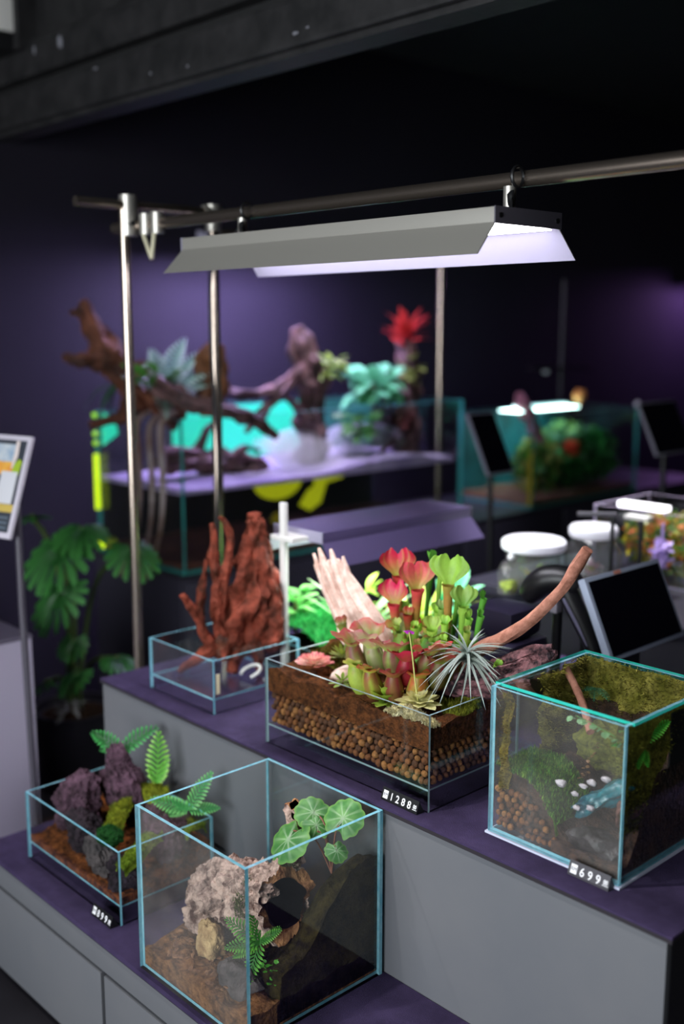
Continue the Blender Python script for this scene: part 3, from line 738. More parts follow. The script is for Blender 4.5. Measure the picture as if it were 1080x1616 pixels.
tag(obj('driftwood', wood(MB(), [(-1.72, 1.58, hc(-1.72, 1.58)-.006, .010), (-1.70, 1.575, hc(-1.7, 1.575)+.006, .0115), (-1.672, 1.583, hc(-1.67, 1.58)+.014, .013), (-1.645, 1.60, hc(-1.645, 1.6)+.016, .010)], 12, 5, .15, 25, .2, 4), PALE), 'short pale root stub lying left of the squat purple pitchers', 'driftwood')
tag(obj('driftwood', wood(MB(), [(-1.735, 1.605, hc(-1.735, 1.605)-.002, .006), (-1.71, 1.615, hc(-1.71, 1.615)+.012, .008), (-1.68, 1.63, hc(-1.68, 1.63)+.014, .007), (-1.65, 1.65, hc(-1.65, 1.65)+.004, .006)], 10, 5, .15, 25, .2, 5), PALE), 'thin pale root arching behind the short root stub', 'driftwood')
tag(obj('driftwood', wood(MB(), [(-1.44, 1.70, .965, .015), (-1.40, 1.715, 1.004, .0165), (-1.34, 1.72, 1.042, .0145), (-1.27, 1.72, 1.098, .0122), (-1.21, 1.72, 1.162, .0108), (-1.17, 1.72, 1.222, .0122), (-1.15, 1.722, 1.256, .0112)], 14, 7, .12, 25, .22, 6), TAN), 'long tan branch rising to the right out of the pitcher plant tank', 'driftwood')
t = thing('driftwood', 'gnarled violet brown driftwood under the air plant reaching past the tank rim', 'driftwood', (-1.40, 1.70, .915))
obj('trunk', wood(MB(), [(-.135, -.045, -.01, .018), (-.09, -.03, .004, .026), (-.03, -.01, .016, .030), (.04, .012, .036, .031), (.10, .03, .068, .026), (.14, .045, .095, .017), (.165, .052, .112, .007)], 30, 9, .5, 46, .55, 7), VIO, t)
obj('ridge', wood(MB(), [(-.06, -.045, .0, .010), (0, -.045, .018, .015), (.06, -.025, .026, .017), (.115, .0, .045, .012), (.135, .01, .05, .006)], 24, 9, .5, 48, .55, 8), VIO, t)
obj('spur', wood(MB(), [(.02, .01, .05, .012), (.07, .02, .082, .012), (.12, .034, .108, .009), (.16, .045, .122, .005)], 10, 6, .35, 35, .4, 10), VIO, t)
t = plant('air_plant', 'silvery spiky air plant sitting on the violet driftwood', (-1.388, 1.655, .99))
rn_ = random.Random(12)
ap = [leafmb(.066, .0075, cv, .35, lambda u: (1-u)**.6*(.9+.1*u)+.02, 9, 2, 0, S(122, 140, 132), S(184, 196, 188)).mesh('leaf', LEAF) for cv in (.6, 1.1, 1.6)]
for k in range(84):
    a = rn_.uniform(0, 2*pi); el = math.degrees(math.asin(rn_.uniform(-.05, .98)))
    link('leaf', ap[0 if el > 55 else (1 if el > 25 else 2)], t, M=T((0, 0, rn_.uniform(.0, .02)), a, rad(el+18 if el < 60 else el), rn_.uniform(-.4, .4), rn_.uniform(.75, 1.2)))

# ================================================================== red driftwood in the low empty tank
bz = ZU+.034+.0052
t = thing('driftwood', 'tall rust red driftwood stump standing in the low empty tank', 'driftwood', (-2.225, 1.70, bz))
def W_(nm, pts, n=12, nz=.4, gr=.45, sd=0, nf=26, m=RUST): obj(nm, wood(MB(), pts, n*2, 9, nz*1.25, nf*1.25, gr*1.2, sd), m, t)
W_('trunk', [(-.03, -.02, .045, .030), (.0, .0, .10, .050), (.012, .02, .17, .052), (.015, .04, .24, .046), (.01, .05, .31, .038), (.005, .06, .37, .027), (0, .066, .405, .021), (0, .066, .428, .015)], 20, .5, .55, 1, 20)
W_('trunk', [(.03, .03, .06, .028), (.05, .055, .14, .032), (.045, .07, .22, .030), (.03, .07, .30, .022), (.02, .065, .35, .012)], 16, .45, .5, 2)
W_('branch', [(-.01, -.02, .10, .018), (-.02, -.045, .16, .018), (-.012, -.04, .24, .015), (.0, -.035, .30, .013), (.0, -.02, .36, .010), (-.005, -.028, .405, .008), (-.012, -.045, .43, .005)], 12, .35, .4, 3)
W_('branch', [(-.02, -.05, .25, .012), (-.03, -.055, .31, .014), (-.03, -.05, .37, .010), (-.035, -.055, .41, .005)], 10, .3, .4, 4)
W_('branch', [(-.02, .0, .06, .022), (-.03, -.035, .12, .018), (-.02, -.06, .20, .014), (-.01, -.055, .27, .010)], 12, .35, .4, 5)
W_('branch', [(-.03, -.03, .05, .020), (-.05, -.07, .10, .016), (-.055, -.085, .16, .012), (-.05, -.083, .22, .011), (-.045, -.075, .27, .008), (-.04, -.07, .315, .004)], 12, .25, .3, 6)
W_('branch', [(-.055, -.085, .15, .012), (-.06, -.11, .19, .011), (-.062, -.135, .225, .008)], 10, .2, .3, 7)
W_('root', [(-.02, -.02, .08, .022), (-.05, -.06, .06, .019), (-.075, -.10, .03, .012), (-.09, -.135, .008, .007)], 12, .3, .3, 8)
W_('root', [(0, 0, .07, .026), (.005, -.02, .03, .018), (.0, -.03, .006, .012)], 12, .3, .3, 9)
W_('root', [(.03, .03, .08, .024), (.04, .035, .04, .015), (.05, .03, .006, .009)], 12, .3, .3, 10)
W_('knot', [(.05, .05, .08, .022), (.075, .06, .10, .024), (.08, .07, .13, .018), (.07, .07, .16, .010)], 12, .45, .4, 11)
W_('knot', [(-.05, -.04, .05, .016), (-.02, -.03, .075, .028), (.03, .02, .07, .03), (.06, .04, .05, .014)], 14, .5, .4, 12, 26, mat('dark_red_wood', S(48, 26, 18), .7, col2=S(104, 52, 30), scale=25, bump=.8, bscale=70))
t = thing('round_sticker', 'white ring shaped label inside the low empty tank', 'sticker', (-2.155, 1.685, bz+.004))
obj('ring', MB().tube([(.026*cos(k*pi/14), .026*sin(k*pi/14)*1.0, .016+.012*sin(k*pi/14)) for k in range(-3, 18)], .0045, 8), mat('white_plastic', S(215, 213, 208)), t)
tag(obj('paper_label', MB().bbox(-.0006, .0006, 0, .011, 0, .052, .0002), mat('cream_paper', S(226, 214, 176), .7), None, (DT[1]+.0008, DT[2]+.010, bz+.012)), 'narrow cream paper label on the corner of the low empty tank', 'label')

# ================================================================== the cork bark cube (lower step)
fx0, fx1, fy0, fy1 = FT[0]+.0082, FT[1]-.0082, FT[2]+.0082, FT[3]-.0082
fb = ZL+.0084
def hf_(x, y):
    u = (x-fx0)/(fx1-fx0); v = (y-fy0)/(fy1-fy0)
    base = .402+.012*v+.006*nz2(x, y, 30)+.004*nz2(x, y, 80, 2)
    base += .055*max(0, 1-((x+1.68)/.09)**2)*max(0, v-.25)*.5
    # dark mossy bank rising at the right rear
    s_ = max(0, min(1, (u-.52)/.42)); e_ = max(0, min(1, (v-.30)/.55)); s_ = s_*s_*(3-2*s_)*(.28+.72*e_*e_*(3-2*e_))
    return base+.20*s_
def soilcol(x, y, z): return mix(S(150, 150, 150), S(90, 80, 60), 0)
t = thing('planting_soil', 'brown bark soil sloping across the cork bark cube', 'soil', (0, 0, 0), kind='stuff')
FRSOIL = mat('bark_soil', S(70, 44, 28), .95, col2=S(150, 104, 68), scale=45, bump=1, bscale=140, spec=.1)
obj('soil_bed', MB().field(fx0, fx1, fy0, fy1, fb, lambda x, y: min(hf_(x, y), .405+.02*nz2(x, y, 20)), 60, 60), FRSOIL, t)
bank = MB().field(-1.615, fx1, fy0+.07, fy1, fb+.004, lambda x, y: hf_(x, y)+.01*nz2(x, y, 25, 4)+.006*nz2(x, y, 70, 1)-(.05 if x < -1.60 or y < fy0+.08 else 0), 44, 44)
tag(obj('earth_bank', bank, mat('mossy_dark_earth', S(18, 14, 8), .95, col2=S(62, 54, 26), scale=28, bump=1, bscale=120, spec=.1)), 'dark mossy earth bank filling the right side of the cork bark cube', 'earth', None, 'stuff')
# bits of bark on the soil
BARK = mat('bark_chip', S(96, 62, 42), .9, col2=S(160, 112, 76), scale=60, bump=.5, bscale=100)
chipm = [MB().blob((0, 0, 0), (.010, .006, .004), 1, .3, 1.5, i*2.2).mesh('bark_chip', BARK) for i in range(5)]
lit = thing('bark_litter', 'scattered bark chips on the soil inside the cork bark cube', 'bark chips', (0, 0, 0), kind='stuff')
rn = random.Random(21)
for k in range(90):
    x = rn.uniform(fx0+.014, -1.52); y = rn.uniform(fy0+.012, fy0+.16)
    if x > -1.6 and y > fy0+.08: continue
    link('chip', chipm[k % 5], lit, M=T((x, y, min(hf_(x, y), .405+.02*nz2(x, y, 20))+.001), rn.uniform(0, 6), rn.uniform(-.3, .3), rn.uniform(-.3, .3), rn.uniform(.5, 1.3)))
# cork bark tube
CORK = mat('cork_bark', S(84, 58, 52), .9, col2=S(204, 174, 160), scale=34, bump=2.2, bscale=42, spec=.12, contrast=(.36, .60), detail=8)
CORKI = mat('cork_rim', S(110, 66, 40), .9, col2=S(196, 140, 96), scale=40, bump=1, bscale=80, spec=.15)
HOLE = mat('shaded_cork_inside', S(7, 6, 5), 1, spec=0, bump=.4, bscale=60)  # near black: the shade inside the log is put into the colour
def corktube(pts, th, n=40, seg=8, seed=0, amp=.16):
    q = spline(pts, seg); P = [Vector(p[:3]) for p in q]; vs = []; fs = []; mi = []
    K = len(P)
    d0 = (P[-1]-P[0]).normalized(); u = d0.cross(Vector((0, 0, 1))).normalized(); w_ = u.cross(d0)
    for layer in (0, 1):
        for i, p in enumerate(P):
            for k in range(n):
                a = 2*pi*k/n; d = u*cos(a)+w_*sin(a); R_ = q[i][3]
                g = p+d*R_
                rr = R_*(1+amp*noise.noise(g*16+Vector((seed, 0, 0)))+amp*.9*noise.noise(g*42)+amp*.65*noise.noise(g*95)+amp*.4*noise.noise(g*190))
                if layer: rr = R_*(1-th)*(1+.5*amp*noise.noise(g*16+Vector((seed, 0, 0))))
                e = d0*(.03*R_/.06*noise.noise(d*1.7+Vector((i > K/2, seed, 0)))) if i in (0, K-1) else Vector()
                vs.append(p+d*rr+e)
    o = K*n
    for i in range(K-1):
        for k in range(n):
            k2 = (k+1) % n
            fs.append((i*n+k, i*n+k2, (i+1)*n+k2, (i+1)*n+k)); mi.append(0)
            fs.append((o+i*n+k, o+(i+1)*n+k, o+(i+1)*n+k2, o+i*n+k2)); mi.append(2)
    for k in range(n):
        k2 = (k+1) % n
        fs.append((k, o+k, o+k2, k2)); mi.append(1)
        fs.append(((K-1)*n+k, (K-1)*n+k2, o+(K-1)*n+k2, o+(K-1)*n+k)); mi.append(1)
    m = MB().add(vs, fs); m.m = mi; return m
t = thing('cork_tube', 'hollow cork bark log lying with its dark opening to the right', 'cork bark', (-1.62, 1.26, .50))
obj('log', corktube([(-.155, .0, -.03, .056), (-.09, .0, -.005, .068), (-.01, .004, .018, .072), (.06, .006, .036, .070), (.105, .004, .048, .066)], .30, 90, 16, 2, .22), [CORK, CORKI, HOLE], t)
obj('shade_plug', MB().blob((-.02, .0, .012), (.02, .055, .055), 3, .1), HOLE, t)  # added dark stop so that no light shows through the log
obj('bark_knob', MB().blob((-.105, -.05, -.055), (.05, .035, .032), 4, .18, 1.5, 3, nz2=.14), CORK, t)
obj('bark_knob', MB().blob((-.045, -.072, -.07), (.036, .028, .046), 4, .16, 1.5, 5, nz2=.12), mat('cork_yellow', S(150, 116, 78), .9, col2=S(214, 180, 130), scale=30, bump=1, bscale=70), t)
obj('bark_knob', MB().blob((.06, -.03, .075), (.04, .03, .018), 4, .3, 2, 6, nz2=.16), CORK, t)
t2 = MB()
for k in range(260):
    a = rad(rn.uniform(95, 160)); x_ = rn.uniform(.035, .06)
    p = Vector((-1.62+x_+.0, 1.264-.0725*sin(a-rad(60)) , .533+.070*cos(a-rad(60))))
    t2.tufts([p], .010, .0012, 2, 1.2, (S(80, 96, 40), S(110, 120, 56)), k)
tag(obj('moss_patch', t2, MOSS), 'thin tuft of olive moss on top of the hollow cork log', 'moss', None, 'stuff')
tag(obj('cork_tube', corktube([(-1.612, 1.372, .56, .022), (-1.607, 1.37, .62, .021), (-1.603, 1.368, .665, .022), (-1.60, 1.368, .69, .023)], .25, 28, 6, 7, .35), [CORK, CORKI, HOLE]), 'small upright cork tube standing behind the round green leaves', 'cork bark')
# strawberry begonia: round scalloped leaves with pale veins
def roundleaf(R_, seed=0, cup=.22, wave=.06):
    nr, na = 8, 72; vs = [(0, 0, 0)]; cs = [S(206, 222, 196)]; fs = []
    for i in range(1, nr+1):
        r = R_*i/nr
        for k in range(na):
            a = -pi+2*pi*(k+.5)/na; sc = 1+(.10*abs(sin(a*5.5+.4))*(i/nr)**6)
            notch = 1-.45*max(0, 1-abs(abs(a)-pi)/.45)*(i/nr)
            x = r*sc*cos(a)*notch; y = r*sc*sin(a)
            vs.append((x+R_*.45, y, -cup*R_*(i/nr)**2+wave*R_*sin(a*3+seed)*(i/nr)))
            v = abs(((a/(2*pi)*9+.5) % 1)-.5)*2*(i/nr)
            cs.append(mix(S(176, 204, 164), mix(S(72, 134, 66), S(122, 176, 100), nz2(x, y, 60, seed)+.5-.5*(i/nr)), min(1, .25+v*5)) if i < nr else S(116, 168, 78))
    for k in range(na):
        fs.append((0, 1+k, 1+(k+1) % na))
    for i in range(nr-1):
        for k in range(na):
            k2 = (k+1) % na; fs.append((1+i*na+k, 1+(i+1)*na+k, 1+(i+1)*na+k2, 1+i*na+k2))
    return MB().add(vs, fs, 0, cs)
b0 = (-1.495, 1.37, .60)
t = plant('strawberry_begonia', 'round scalloped green leaves with pale veins above the cork log', b0)
STEM = mat('reddish_stem', S(130, 84, 66), .6)
for (x, y, z, R_, yw, pt, rl, sd) in ((-1.55, 1.315, .672, .046, -85, -42, 8, 1), (-1.475, 1.372, .69, .040, 95, 46, 12, 2), (-1.51, 1.345, .675, .029, 150, 42, 5, 3), (-1.525, 1.365, .695, .036, 205, 22, -30, 4), (-1.468, 1.355, .655, .023, -20, -38, 0, 5)):
    M_ = T((x-b0[0], y-b0[1], z-b0[2]), rad(yw), rad(pt), rad(rl))
    lf = obj('leaf', roundleaf(R_, sd), LEAF, t, M=M_)
    q = [(0, 0, -.02, 0), ((x-b0[0])*.5, (y-b0[1])*.4, (z-b0[2])*.75, 0), (x-b0[0], y-b0[1], z-b0[2], 0)]
    obj('stem', MB().tube([p[:3] for p in spline(q, 5)], .0018, 6), STEM, t)
# button fern & small creeper
def fern(label, loc, fr, c0, c1, L_=.09, W=.03, n=11, curl=.5, group=None, name='fern'):
    t = plant(name, label, loc, group=group)
    base = fernmb(L_, W, n, curl, c0, c1).mesh('frond', LEAF)
    for (yw, pt, rl, sc) in fr: link('frond', base, t, M=T((0, 0, 0), rad(yw), rad(pt), rad(rl), sc))
    return t
fern('small green fern growing below the mouth of the cork log', (-1.512, 1.195, .492), ((215, 35, -40, 1.0), (165, 55, 0, .9), (70, 32, 40, .6), (40, 40, 40, .62), (235, 0, -35, .85), (285, -48, 0, 1.0), (225, -25, -30, .8)), S(50, 120, 34), S(110, 184, 64), .085, .046, 11, .3)
t = plant('creeping_plant', 'tiny bright green creeper at the foot of the dark earth bank', (-1.478, 1.2, .428))
cm_ = leafmb(.011, .010, .1, .1, tear, 4, 4, 0, S(60, 160, 30), S(110, 200, 60)).mesh('leaf', LEAF)
rn = random.Random(3)
for k in range(26):
    link('leaf', cm_, t, M=T((rn.uniform(-.028, .03), rn.uniform(-.02, .025), rn.uniform(0, .032)), rn.uniform(0, 6), rn.uniform(.1, .9), 0, rn.uniform(.7, 1.2)))
for k in range(5): obj('stem', MB().tube([(0, 0, -.012), (rn.uniform(-.012, .012), rn.uniform(-.01, .01), .012), (rn.uniform(-.025, .025), rn.uniform(-.02, .02), .028)], .0009, 5), mat('green_stem', S(70, 130, 40)), t)
GREYR = mat('grey_rock', S(38, 34, 35), .85, col2=S(92, 82, 82), scale=24, bump=1, bscale=60)
tag(obj('rock', MB().blob((-1.535, 1.165, .418), (.048, .034, .042), 4, .22, 1.6, 2, nz2=.12), GREYR), 'grey violet rock at the foot of the dark earth bank', 'rock')

# ================================================================== the lava rock tank (lower step)
lx0, lx1, ly0, ly1 = LT[0]+.0057, LT[1]-.0057, LT[2]+.0057, LT[3]-.0057
lb = ZL+.04+.0057
def hl(x, y): return lb+.014+.055*max(0, (y-1.185)/.2)+.008*nz2(x, y, 25)+.004*nz2(x, y, 70, 3)
tag(obj('planting_soil', MB().field(lx0, lx1, ly0, ly1, lb, hl, 50, 34), SOILO), 'orange brown soil spread across the lava rock tank', 'soil', None, 'stuff')
LAVA = mat('lava_rock', S(40, 28, 34), .9, col2=S(104, 76, 92), scale=26, bump=1.5, bscale=90, spec=.2)
LAVAD = mat('dark_lava_rock', S(24, 20, 24), .9, col2=S(62, 50, 58), scale=30, bump=1.5, bscale=90, spec=.2)
def rock(label, c, r, rot, seed, m=LAVA):
    mb = MB().blob((0, 0, 0), r, 5, .22, 1.5, seed, nz2=.16, nf2=6)
    o = obj('lava_rock', mb, m, None, M=Matrix.Translation(c) @ Euler([rad(k) for k in rot]).to_matrix().to_4x4())
    return tag(o, label, 'rock', 'lava rocks in the low tank')
rock('purple lava rock leaning at the left end of the low tank', (-2.30, 1.245, .495), (.062, .042, .082), (0, 28, 20), 1)
rock('black lava rock behind the front pane of the low tank', (-2.225, 1.225, .455), (.055, .04, .062), (10, 35, 10), 2, LAVAD)
rock('tallest purple lava rock carrying the left fern', (-2.225, 1.335, .545), (.056, .045, .085), (0, -18, 30), 3)
rock('broad brown lava rock under the right fern', (-2.035, 1.325, .488), (.075, .05, .058), (0, 10, -10), 4)
rock('small dark lava rock at the near corner of the low tank', (-2.01, 1.20, .440), (.042, .034, .045), (0, 0, 40), 5, LAVAD)
rock('grey lava rock pressed against the front pane of the low tank', (-2.10, 1.19, .452), (.05, .028, .045), (0, 20, 0), 6, GREYR)
mcol = (S(150, 160, 44), S(176, 180, 60), S(120, 134, 40))
def hmoss(x, y): return .475+.04*(y-1.25)/.1+.006*nz2(x, y, 50)
moss('yellow green moss strip between the purple lava rocks', -2.28, -2.10, 1.20, 1.36, lambda x, y: .452+.62*(y-1.2)+.006*nz2(x, y, 50), mcol, 1400, lambda x, y: abs((x+2.17)+(y-1.28)*.75) < .028+.01*nz2(x, y, 30), .008, 5)
moss('yellow green moss tuft behind the tallest lava rock', -2.20, -2.10, 1.33, ly1, lambda x, y: .535+.01*nz2(x, y, 50), mcol, 600, ell(-2.15, 1.375, .045, .028), .009, 6, .01)
moss('lime moss edging the right end of the low tank', -2.06, lx1, 1.30, ly1, lambda x, y: .50+.012*nz2(x, y, 50), (S(140, 170, 44), S(170, 190, 60)), 600, ell(-1.985, 1.37, .035, .03), .009, 7, .008)
moss('lime moss running down the right rock of the low tank', -2.08, lx1, 1.17, 1.30, lambda x, y: .502-.35*max(0, 1.26-y), (S(130, 160, 44), S(160, 184, 60)), 800, lambda x, y: abs((x+2.0)+(y-1.24)*.3) < .018+.008*nz2(x, y, 30), .008, 8)
moss('yellow lichen tuft on the left shoulder of the tallest lava rock', -2.33, -2.25, 1.31, 1.37, lambda x, y: .545, (S(196, 196, 60), S(170, 176, 50)), 300, ell(-2.29, 1.34, .025, .018), .012, 9, .01)
tag(obj('moss_ball', MB().blob((-2.075, 1.20, .507), (.034, .028, .022), 4, .12, 3, 4, col=S(34, 80, 36), nz2=.1).tufts([(-2.075+.03*cos(k*2.4)*(k/300)**.5, 1.20+.025*sin(k*2.4)*(k/300)**.5, .507+.019*(1-k/330)) for k in range(300)], .008, .0012, 3, 1.2, (S(30, 84, 36), S(50, 110, 48))), MOSS), 'dark green moss cushion at the front of the low tank', 'moss', None, 'stuff')
fern('dark green arching fern on the tallest lava rock', (-2.25, 1.345, .622), ((222, 38, -50, 1.2), (240, 18, -45, .7), (52, 46, 45, 1.3), (280, -20, 0, .8), (250, -35, -20, .7), (70, 25, 40, .6)), S(34, 110, 44), S(70, 170, 84), .085, .046, 9, .7)
fern('bright green upright fern rising behind the lava rocks', (-2.155, 1.385, .555), ((125, 80, 15, 1.5), (70, 62, 35, .8), (215, 60, -30, .55)), S(100, 180, 60), S(160, 220, 100), .085, .048, 10, -.15)
fern('green fern spreading over the right end of the low tank', (-1.985, 1.36, .552), ((225, 18, -45, 1.15), (62, 60, 40, 1.25), (48, 5, 45, .9), (240, -5, -40, .7), (200, 25, -30, .7)), S(60, 150, 74), S(120, 200, 110), .085, .044, 11, .2)

# ================================================================== the lidded moss cube
rx0, rx1, ry0, ry1 = RT[0]+.0072, RT[1]-.0072, RT[2]+.0072, RT[3]-.0072
rb = ZU+.0045+.0075
def hr(x, y):
    u = (x-rx0)/(rx1-rx0); v = (y-ry0)/(ry1-ry0)
    left = .085*max(0, min(1, (.62-u)/.45))**.8*(1-.2*v)
    if u < .34: left = max(left, .085*.9)
    left = .105*(1/(1+math.exp((u-.44)*16)))
    back = .19*max(0, min(1, (v-.55)/.4))**1.2
    right = .15*max(0, min(1, (u-.80)/.2))**1.0*max(0, min(1, (v-.10)/.3))
    return rb+.012+max(left, back, right)+.006*nz2(x, y, 30)+.003*nz2(x, y, 80, 3)
tag(obj('planting_soil', MB().field(rx0, rx1, ry0+.0165, ry1, rb+.0003, hr, 50, 50), mat('stream_earth', S(34, 22, 16), .9, col2=S(84, 56, 40), scale=40, bump=1, bscale=120)), 'dark earth forming the banks inside the lidded moss cube', 'soil', None, 'stuff')
taken.clear()
tag(obj('planting_soil', MB().field(rx0+.135, rx1, ry0, ry0+.016, rb+.0003, lambda x, y: rb+.022+.012*nz2(x, y, 25), 30, 4), MATS['stream_earth']), 'dark silt below the stream at the front of the lidded cube', 'soil', None, 'stuff')
pm2 = pebble_meshes(.0072, 'b')
bed = thing('pebble_layer', 'slope of small clay pebbles against the front of the lidded moss cube', 'pebbles', (0, 0, 0))
cand = []
rn = random.Random(5)
for row in range(12):
    z = rb+.008+row*.0116
    for i in range(24):
        x = rx0+.008+.0068*(row % 2)+i*.0136
        if z < rb+.088/(1+math.exp(((x-rx0)/(rx1-rx0)-.44)*14)): cand.append((x+rn.uniform(-.002, .002), ry0+.0078, z+rn.uniform(-.002, .002)))
drop(bed, pm2, cand, .0068)
gcol = (S(84, 150, 44), S(120, 190, 60), S(64, 120, 38), S(150, 190, 74))
moss('bright green moss mound above the pebbles in the lidded cube', rx0, -1.03, ry0+.008, 1.66, hr, gcol, 2600, lambda x, y: (x-rx0)/(rx1-rx0) < .50+.06*nz2(x, y, 30) and hr(x, y) > rb+.045, .011, 11, .007)
# moss lined rear and side walls
def wallmoss(label, pts_f, n, cols, seed, h=.012, nrm=(0, -1, 0)):
    rn_ = random.Random(seed); m = MB(); N_ = Vector(nrm)
    nu = 36; vs = []; fs = []; cs = []
    for i in range(nu+1):
        for j in range(nu+1):
            p = Vector(pts_f(i/nu, j/nu)); p += N_*(.010+.016*noise.noise(p*22)+.008*noise.noise(p*60)); vs.append(p)
            cs.append(mix(cols[0], cols[-1], .5+.9*noise.noise(p*30)))
    for i in range(nu):
        for j in range(nu): fs.append((i*(nu+1)+j, i*(nu+1)+j+1, (i+1)*(nu+1)+j+1, (i+1)*(nu+1)+j))
    m.add(vs, fs, 0, cs)
    for k in range(n):
        p = vs[rn_.randrange(len(vs))]+Vector((rn_.uniform(-1, 1), rn_.uniform(-1, 1), rn_.uniform(-1, 1)))*.004
        d = (N_+Vector((rn_.uniform(-1, 1), rn_.uniform(-1, 1), rn_.uniform(-.7, 1)))*.8).normalized()*h*rn_.uniform(.4, 1.1)
        sd = d.cross(Vector((rn_.uniform(-1, 1), rn_.uniform(-1, 1), rn_.uniform(-1, 1)))).normalized()*.0010
        c = cols[rn_.randrange(len(cols))]; m.add([p-sd, p+sd, p+d], [(0, 1, 2)], 0, c)
    return tag(obj('moss_wall', m, MOSS), label, 'moss', None, 'stuff')
ocol = (S(140, 136, 54), S(186, 176, 76), S(110, 100, 46), S(200, 186, 96))
wallmoss('olive moss covering the rear wall of the lidded cube', lambda u, v: (rx0+.002+(rx1-rx0-.004)*u, ry1-.004, rb+.02+(.262)*v), 5000, ocol, 1)
wallmoss('olive moss covering the left wall of the lidded cube', lambda u, v: (rx0+.002, ry0+.12+(ry1-ry0-.13)*u, rb+.09+.19*v), 2500, ocol, 2, .012, (1, 0, 0))
wallmoss('yellow moss strip climbing the front left corner of the lidded cube', lambda u, v: (rx0+.012+.02*u, ry0+.016, rb+.085+.188*v), 900, (S(150, 130, 46), S(170, 140, 60), S(110, 100, 40)), 3, .007)
wallmoss('lime moss bank climbing the front right corner of the lidded cube', lambda u, v: (rx1-.055+.05*u+.0*v, ry0+.055+.05*(1-v)-.03*u, rb+.11+.15*v-.05*(1-u)), 1600, (S(140, 142, 56), S(168, 164, 76), S(110, 112, 44)), 4, .008, (-.4, -.8, .4))
wallmoss('olive moss on the inside of the right pane of the lidded cube', lambda u, v: (rx1-.006, ry0+.02+(.14+.11*v)*u*(.35+.65*v)+.0, rb+.07+.205*v), 2600, (S(110, 112, 40), S(90, 84, 36), S(60, 66, 28), S(136, 130, 50)), 8, .010, (.25, -.6, .3))
tag(obj('moss_boulder', MB().blob((-1.075, 1.70, rb+.155), (.055, .045, .048), 4, .2, 2, 3, col=S(110, 112, 44), nz2=.1), MOSS), 'round moss covered boulder in the middle of the lidded cube', 'rock')
tag(obj('background_panel', MB().bbox(rx1-.0045, rx1-.001, 1.69, ry1-.003, rb+.002, rb+.262, .0004), MBLACK), 'black backing sheet inside the right rear of the lidded cube', 'panel')
# stream
WATER = mat('pool_water', S(4, 70, 88), .1, col2=S(10, 120, 130), scale=30, bump=.8, bscale=60, spec=.8, coat=.5)
wm = MB().blob((0, 0, 0), (.066, .024, .018), 4, .3, 1.8, 5, nz2=.12)
tag(obj('stream_pool', wm, WATER, None, M=Matrix.Translation((-.992, 1.572, rb+.122)) @ Matrix.Rotation(rad(-37), 4, 'Y') @ Matrix.Rotation(rad(12), 4, 'Z')), 'teal blue stream pool in the lidded moss cube', 'water')
rn = random.Random(8)
STN = mat('pale_pebble', S(150, 140, 146), .5, col2=S(210, 200, 206), scale=40)
for k, (x, y, z, r, lab) in enumerate(((-1.075, 1.556, .125, .012, 'white oval stone furthest left above the teal stream'), (-1.048, 1.56, .112, .008, 'small white stone on the left bank of the stream'), (-1.028, 1.556, .135, .008, 'small grey stone on the upper bank of the stream'), (-1.012, 1.558, .146, .010, 'pale stone topmost beside the teal stream'), (-1.03, 1.540, .098, .008, 'white stone at the left tip of the teal stream'), (-1.0, 1.538, .108, .0085, 'rounded white stone lying in the teal stream'), (-.985, 1.56, .160, .009, 'lilac stone nearest the front corner pane'))):
    tag(obj('stream_stone', MB().blob((x, y, rb+z), (r, r*.7, r*.55), 2, .2, 1.5, k), STN), lab, 'stone', 'stones beside the stream')
BRR = mat('brown_rock', S(88, 56, 50), .8, col2=S(150, 104, 92), scale=22, bump=.8, bscale=60)
tag(obj('rock', MB().blob((-.955, 1.60, rb+.10), (.016, .045, .03), 3, .25, 1.8, 12), BRR), 'reddish brown rock behind the right pane of the lidded cube', 'rock')
tag(obj('rock', MB().blob((-1.0, 1.56, rb+.035), (.05, .025, .022), 3, .25, 1.8, 14), mat('wet_dark_rock', S(30, 26, 28), .35, col2=S(72, 64, 66), scale=26, bump=.8, bscale=60)), 'wet dark rock under the teal stream', 'rock')
tag(obj('stick', MB().tube([p for p in spline([(-1.20, 1.74, 1.0), (-1.15, 1.70, .985), (-1.10, 1.655, .968), (-1.06, 1.62, .94)], 5)], [.0075]*16, 9, nz=.15, nf=40), TAN), 'thin brown twig leaning under the glass lid', 'twig')
fern('bright green fern inside the right pane of the lidded cube', (-.952, 1.61, .955), ((250, 10, -30, 1.0), (300, -30, 0, .9), (62, 35, 35, 1.2), (80, 10, 45, 1.0), (330, -35, 0, .8), (200, 30, -20, .7)), S(60, 170, 50), S(120, 220, 80), .06, .03, 12, .3)
fern('blue green fern below the rear edge of the glass lid', (-1.17, 1.80, .955), ((250, 10, 0, 1), (300, 5, 0, 1), (340, 0, 0, .9), (280, 25, 0, .8)), S(50, 120, 90), S(90, 170, 130), .055, .03, 9, .5)
t = plant('ivy_sprig', 'small pale ivy sprig hanging under the front of the glass lid', (-1.03, 1.57, .985))
iv = leafmb(.012, .013, .05, .1, tear, 4, 4, 0, S(96, 150, 90), S(150, 196, 140)).mesh('leaf', LEAF)
obj('vine', MB().tube(spline([(-.03, 0, 0), (0, -.01, .002), (.03, -.012, -.004), (.06, -.01, -.012), (.075, -.005, -.03)], 5), .0008, 5), mat('green_stem', S(70, 130, 40)), t)
rn = random.Random(9)
for k in range(13): link('leaf', iv, t, M=T((-.03+.105*k/12, -.012+rn.uniform(-.003, .006), .002-.022*(k/12)**2), rn.uniform(3.6, 5.8), rn.uniform(-.8, .3), 0, rn.uniform(.7, 1.2)))
t = plant('trailing_vine', 'rusty trailing vine on the boulder in the lidded cube', (-1.09, 1.652, rb+.13))
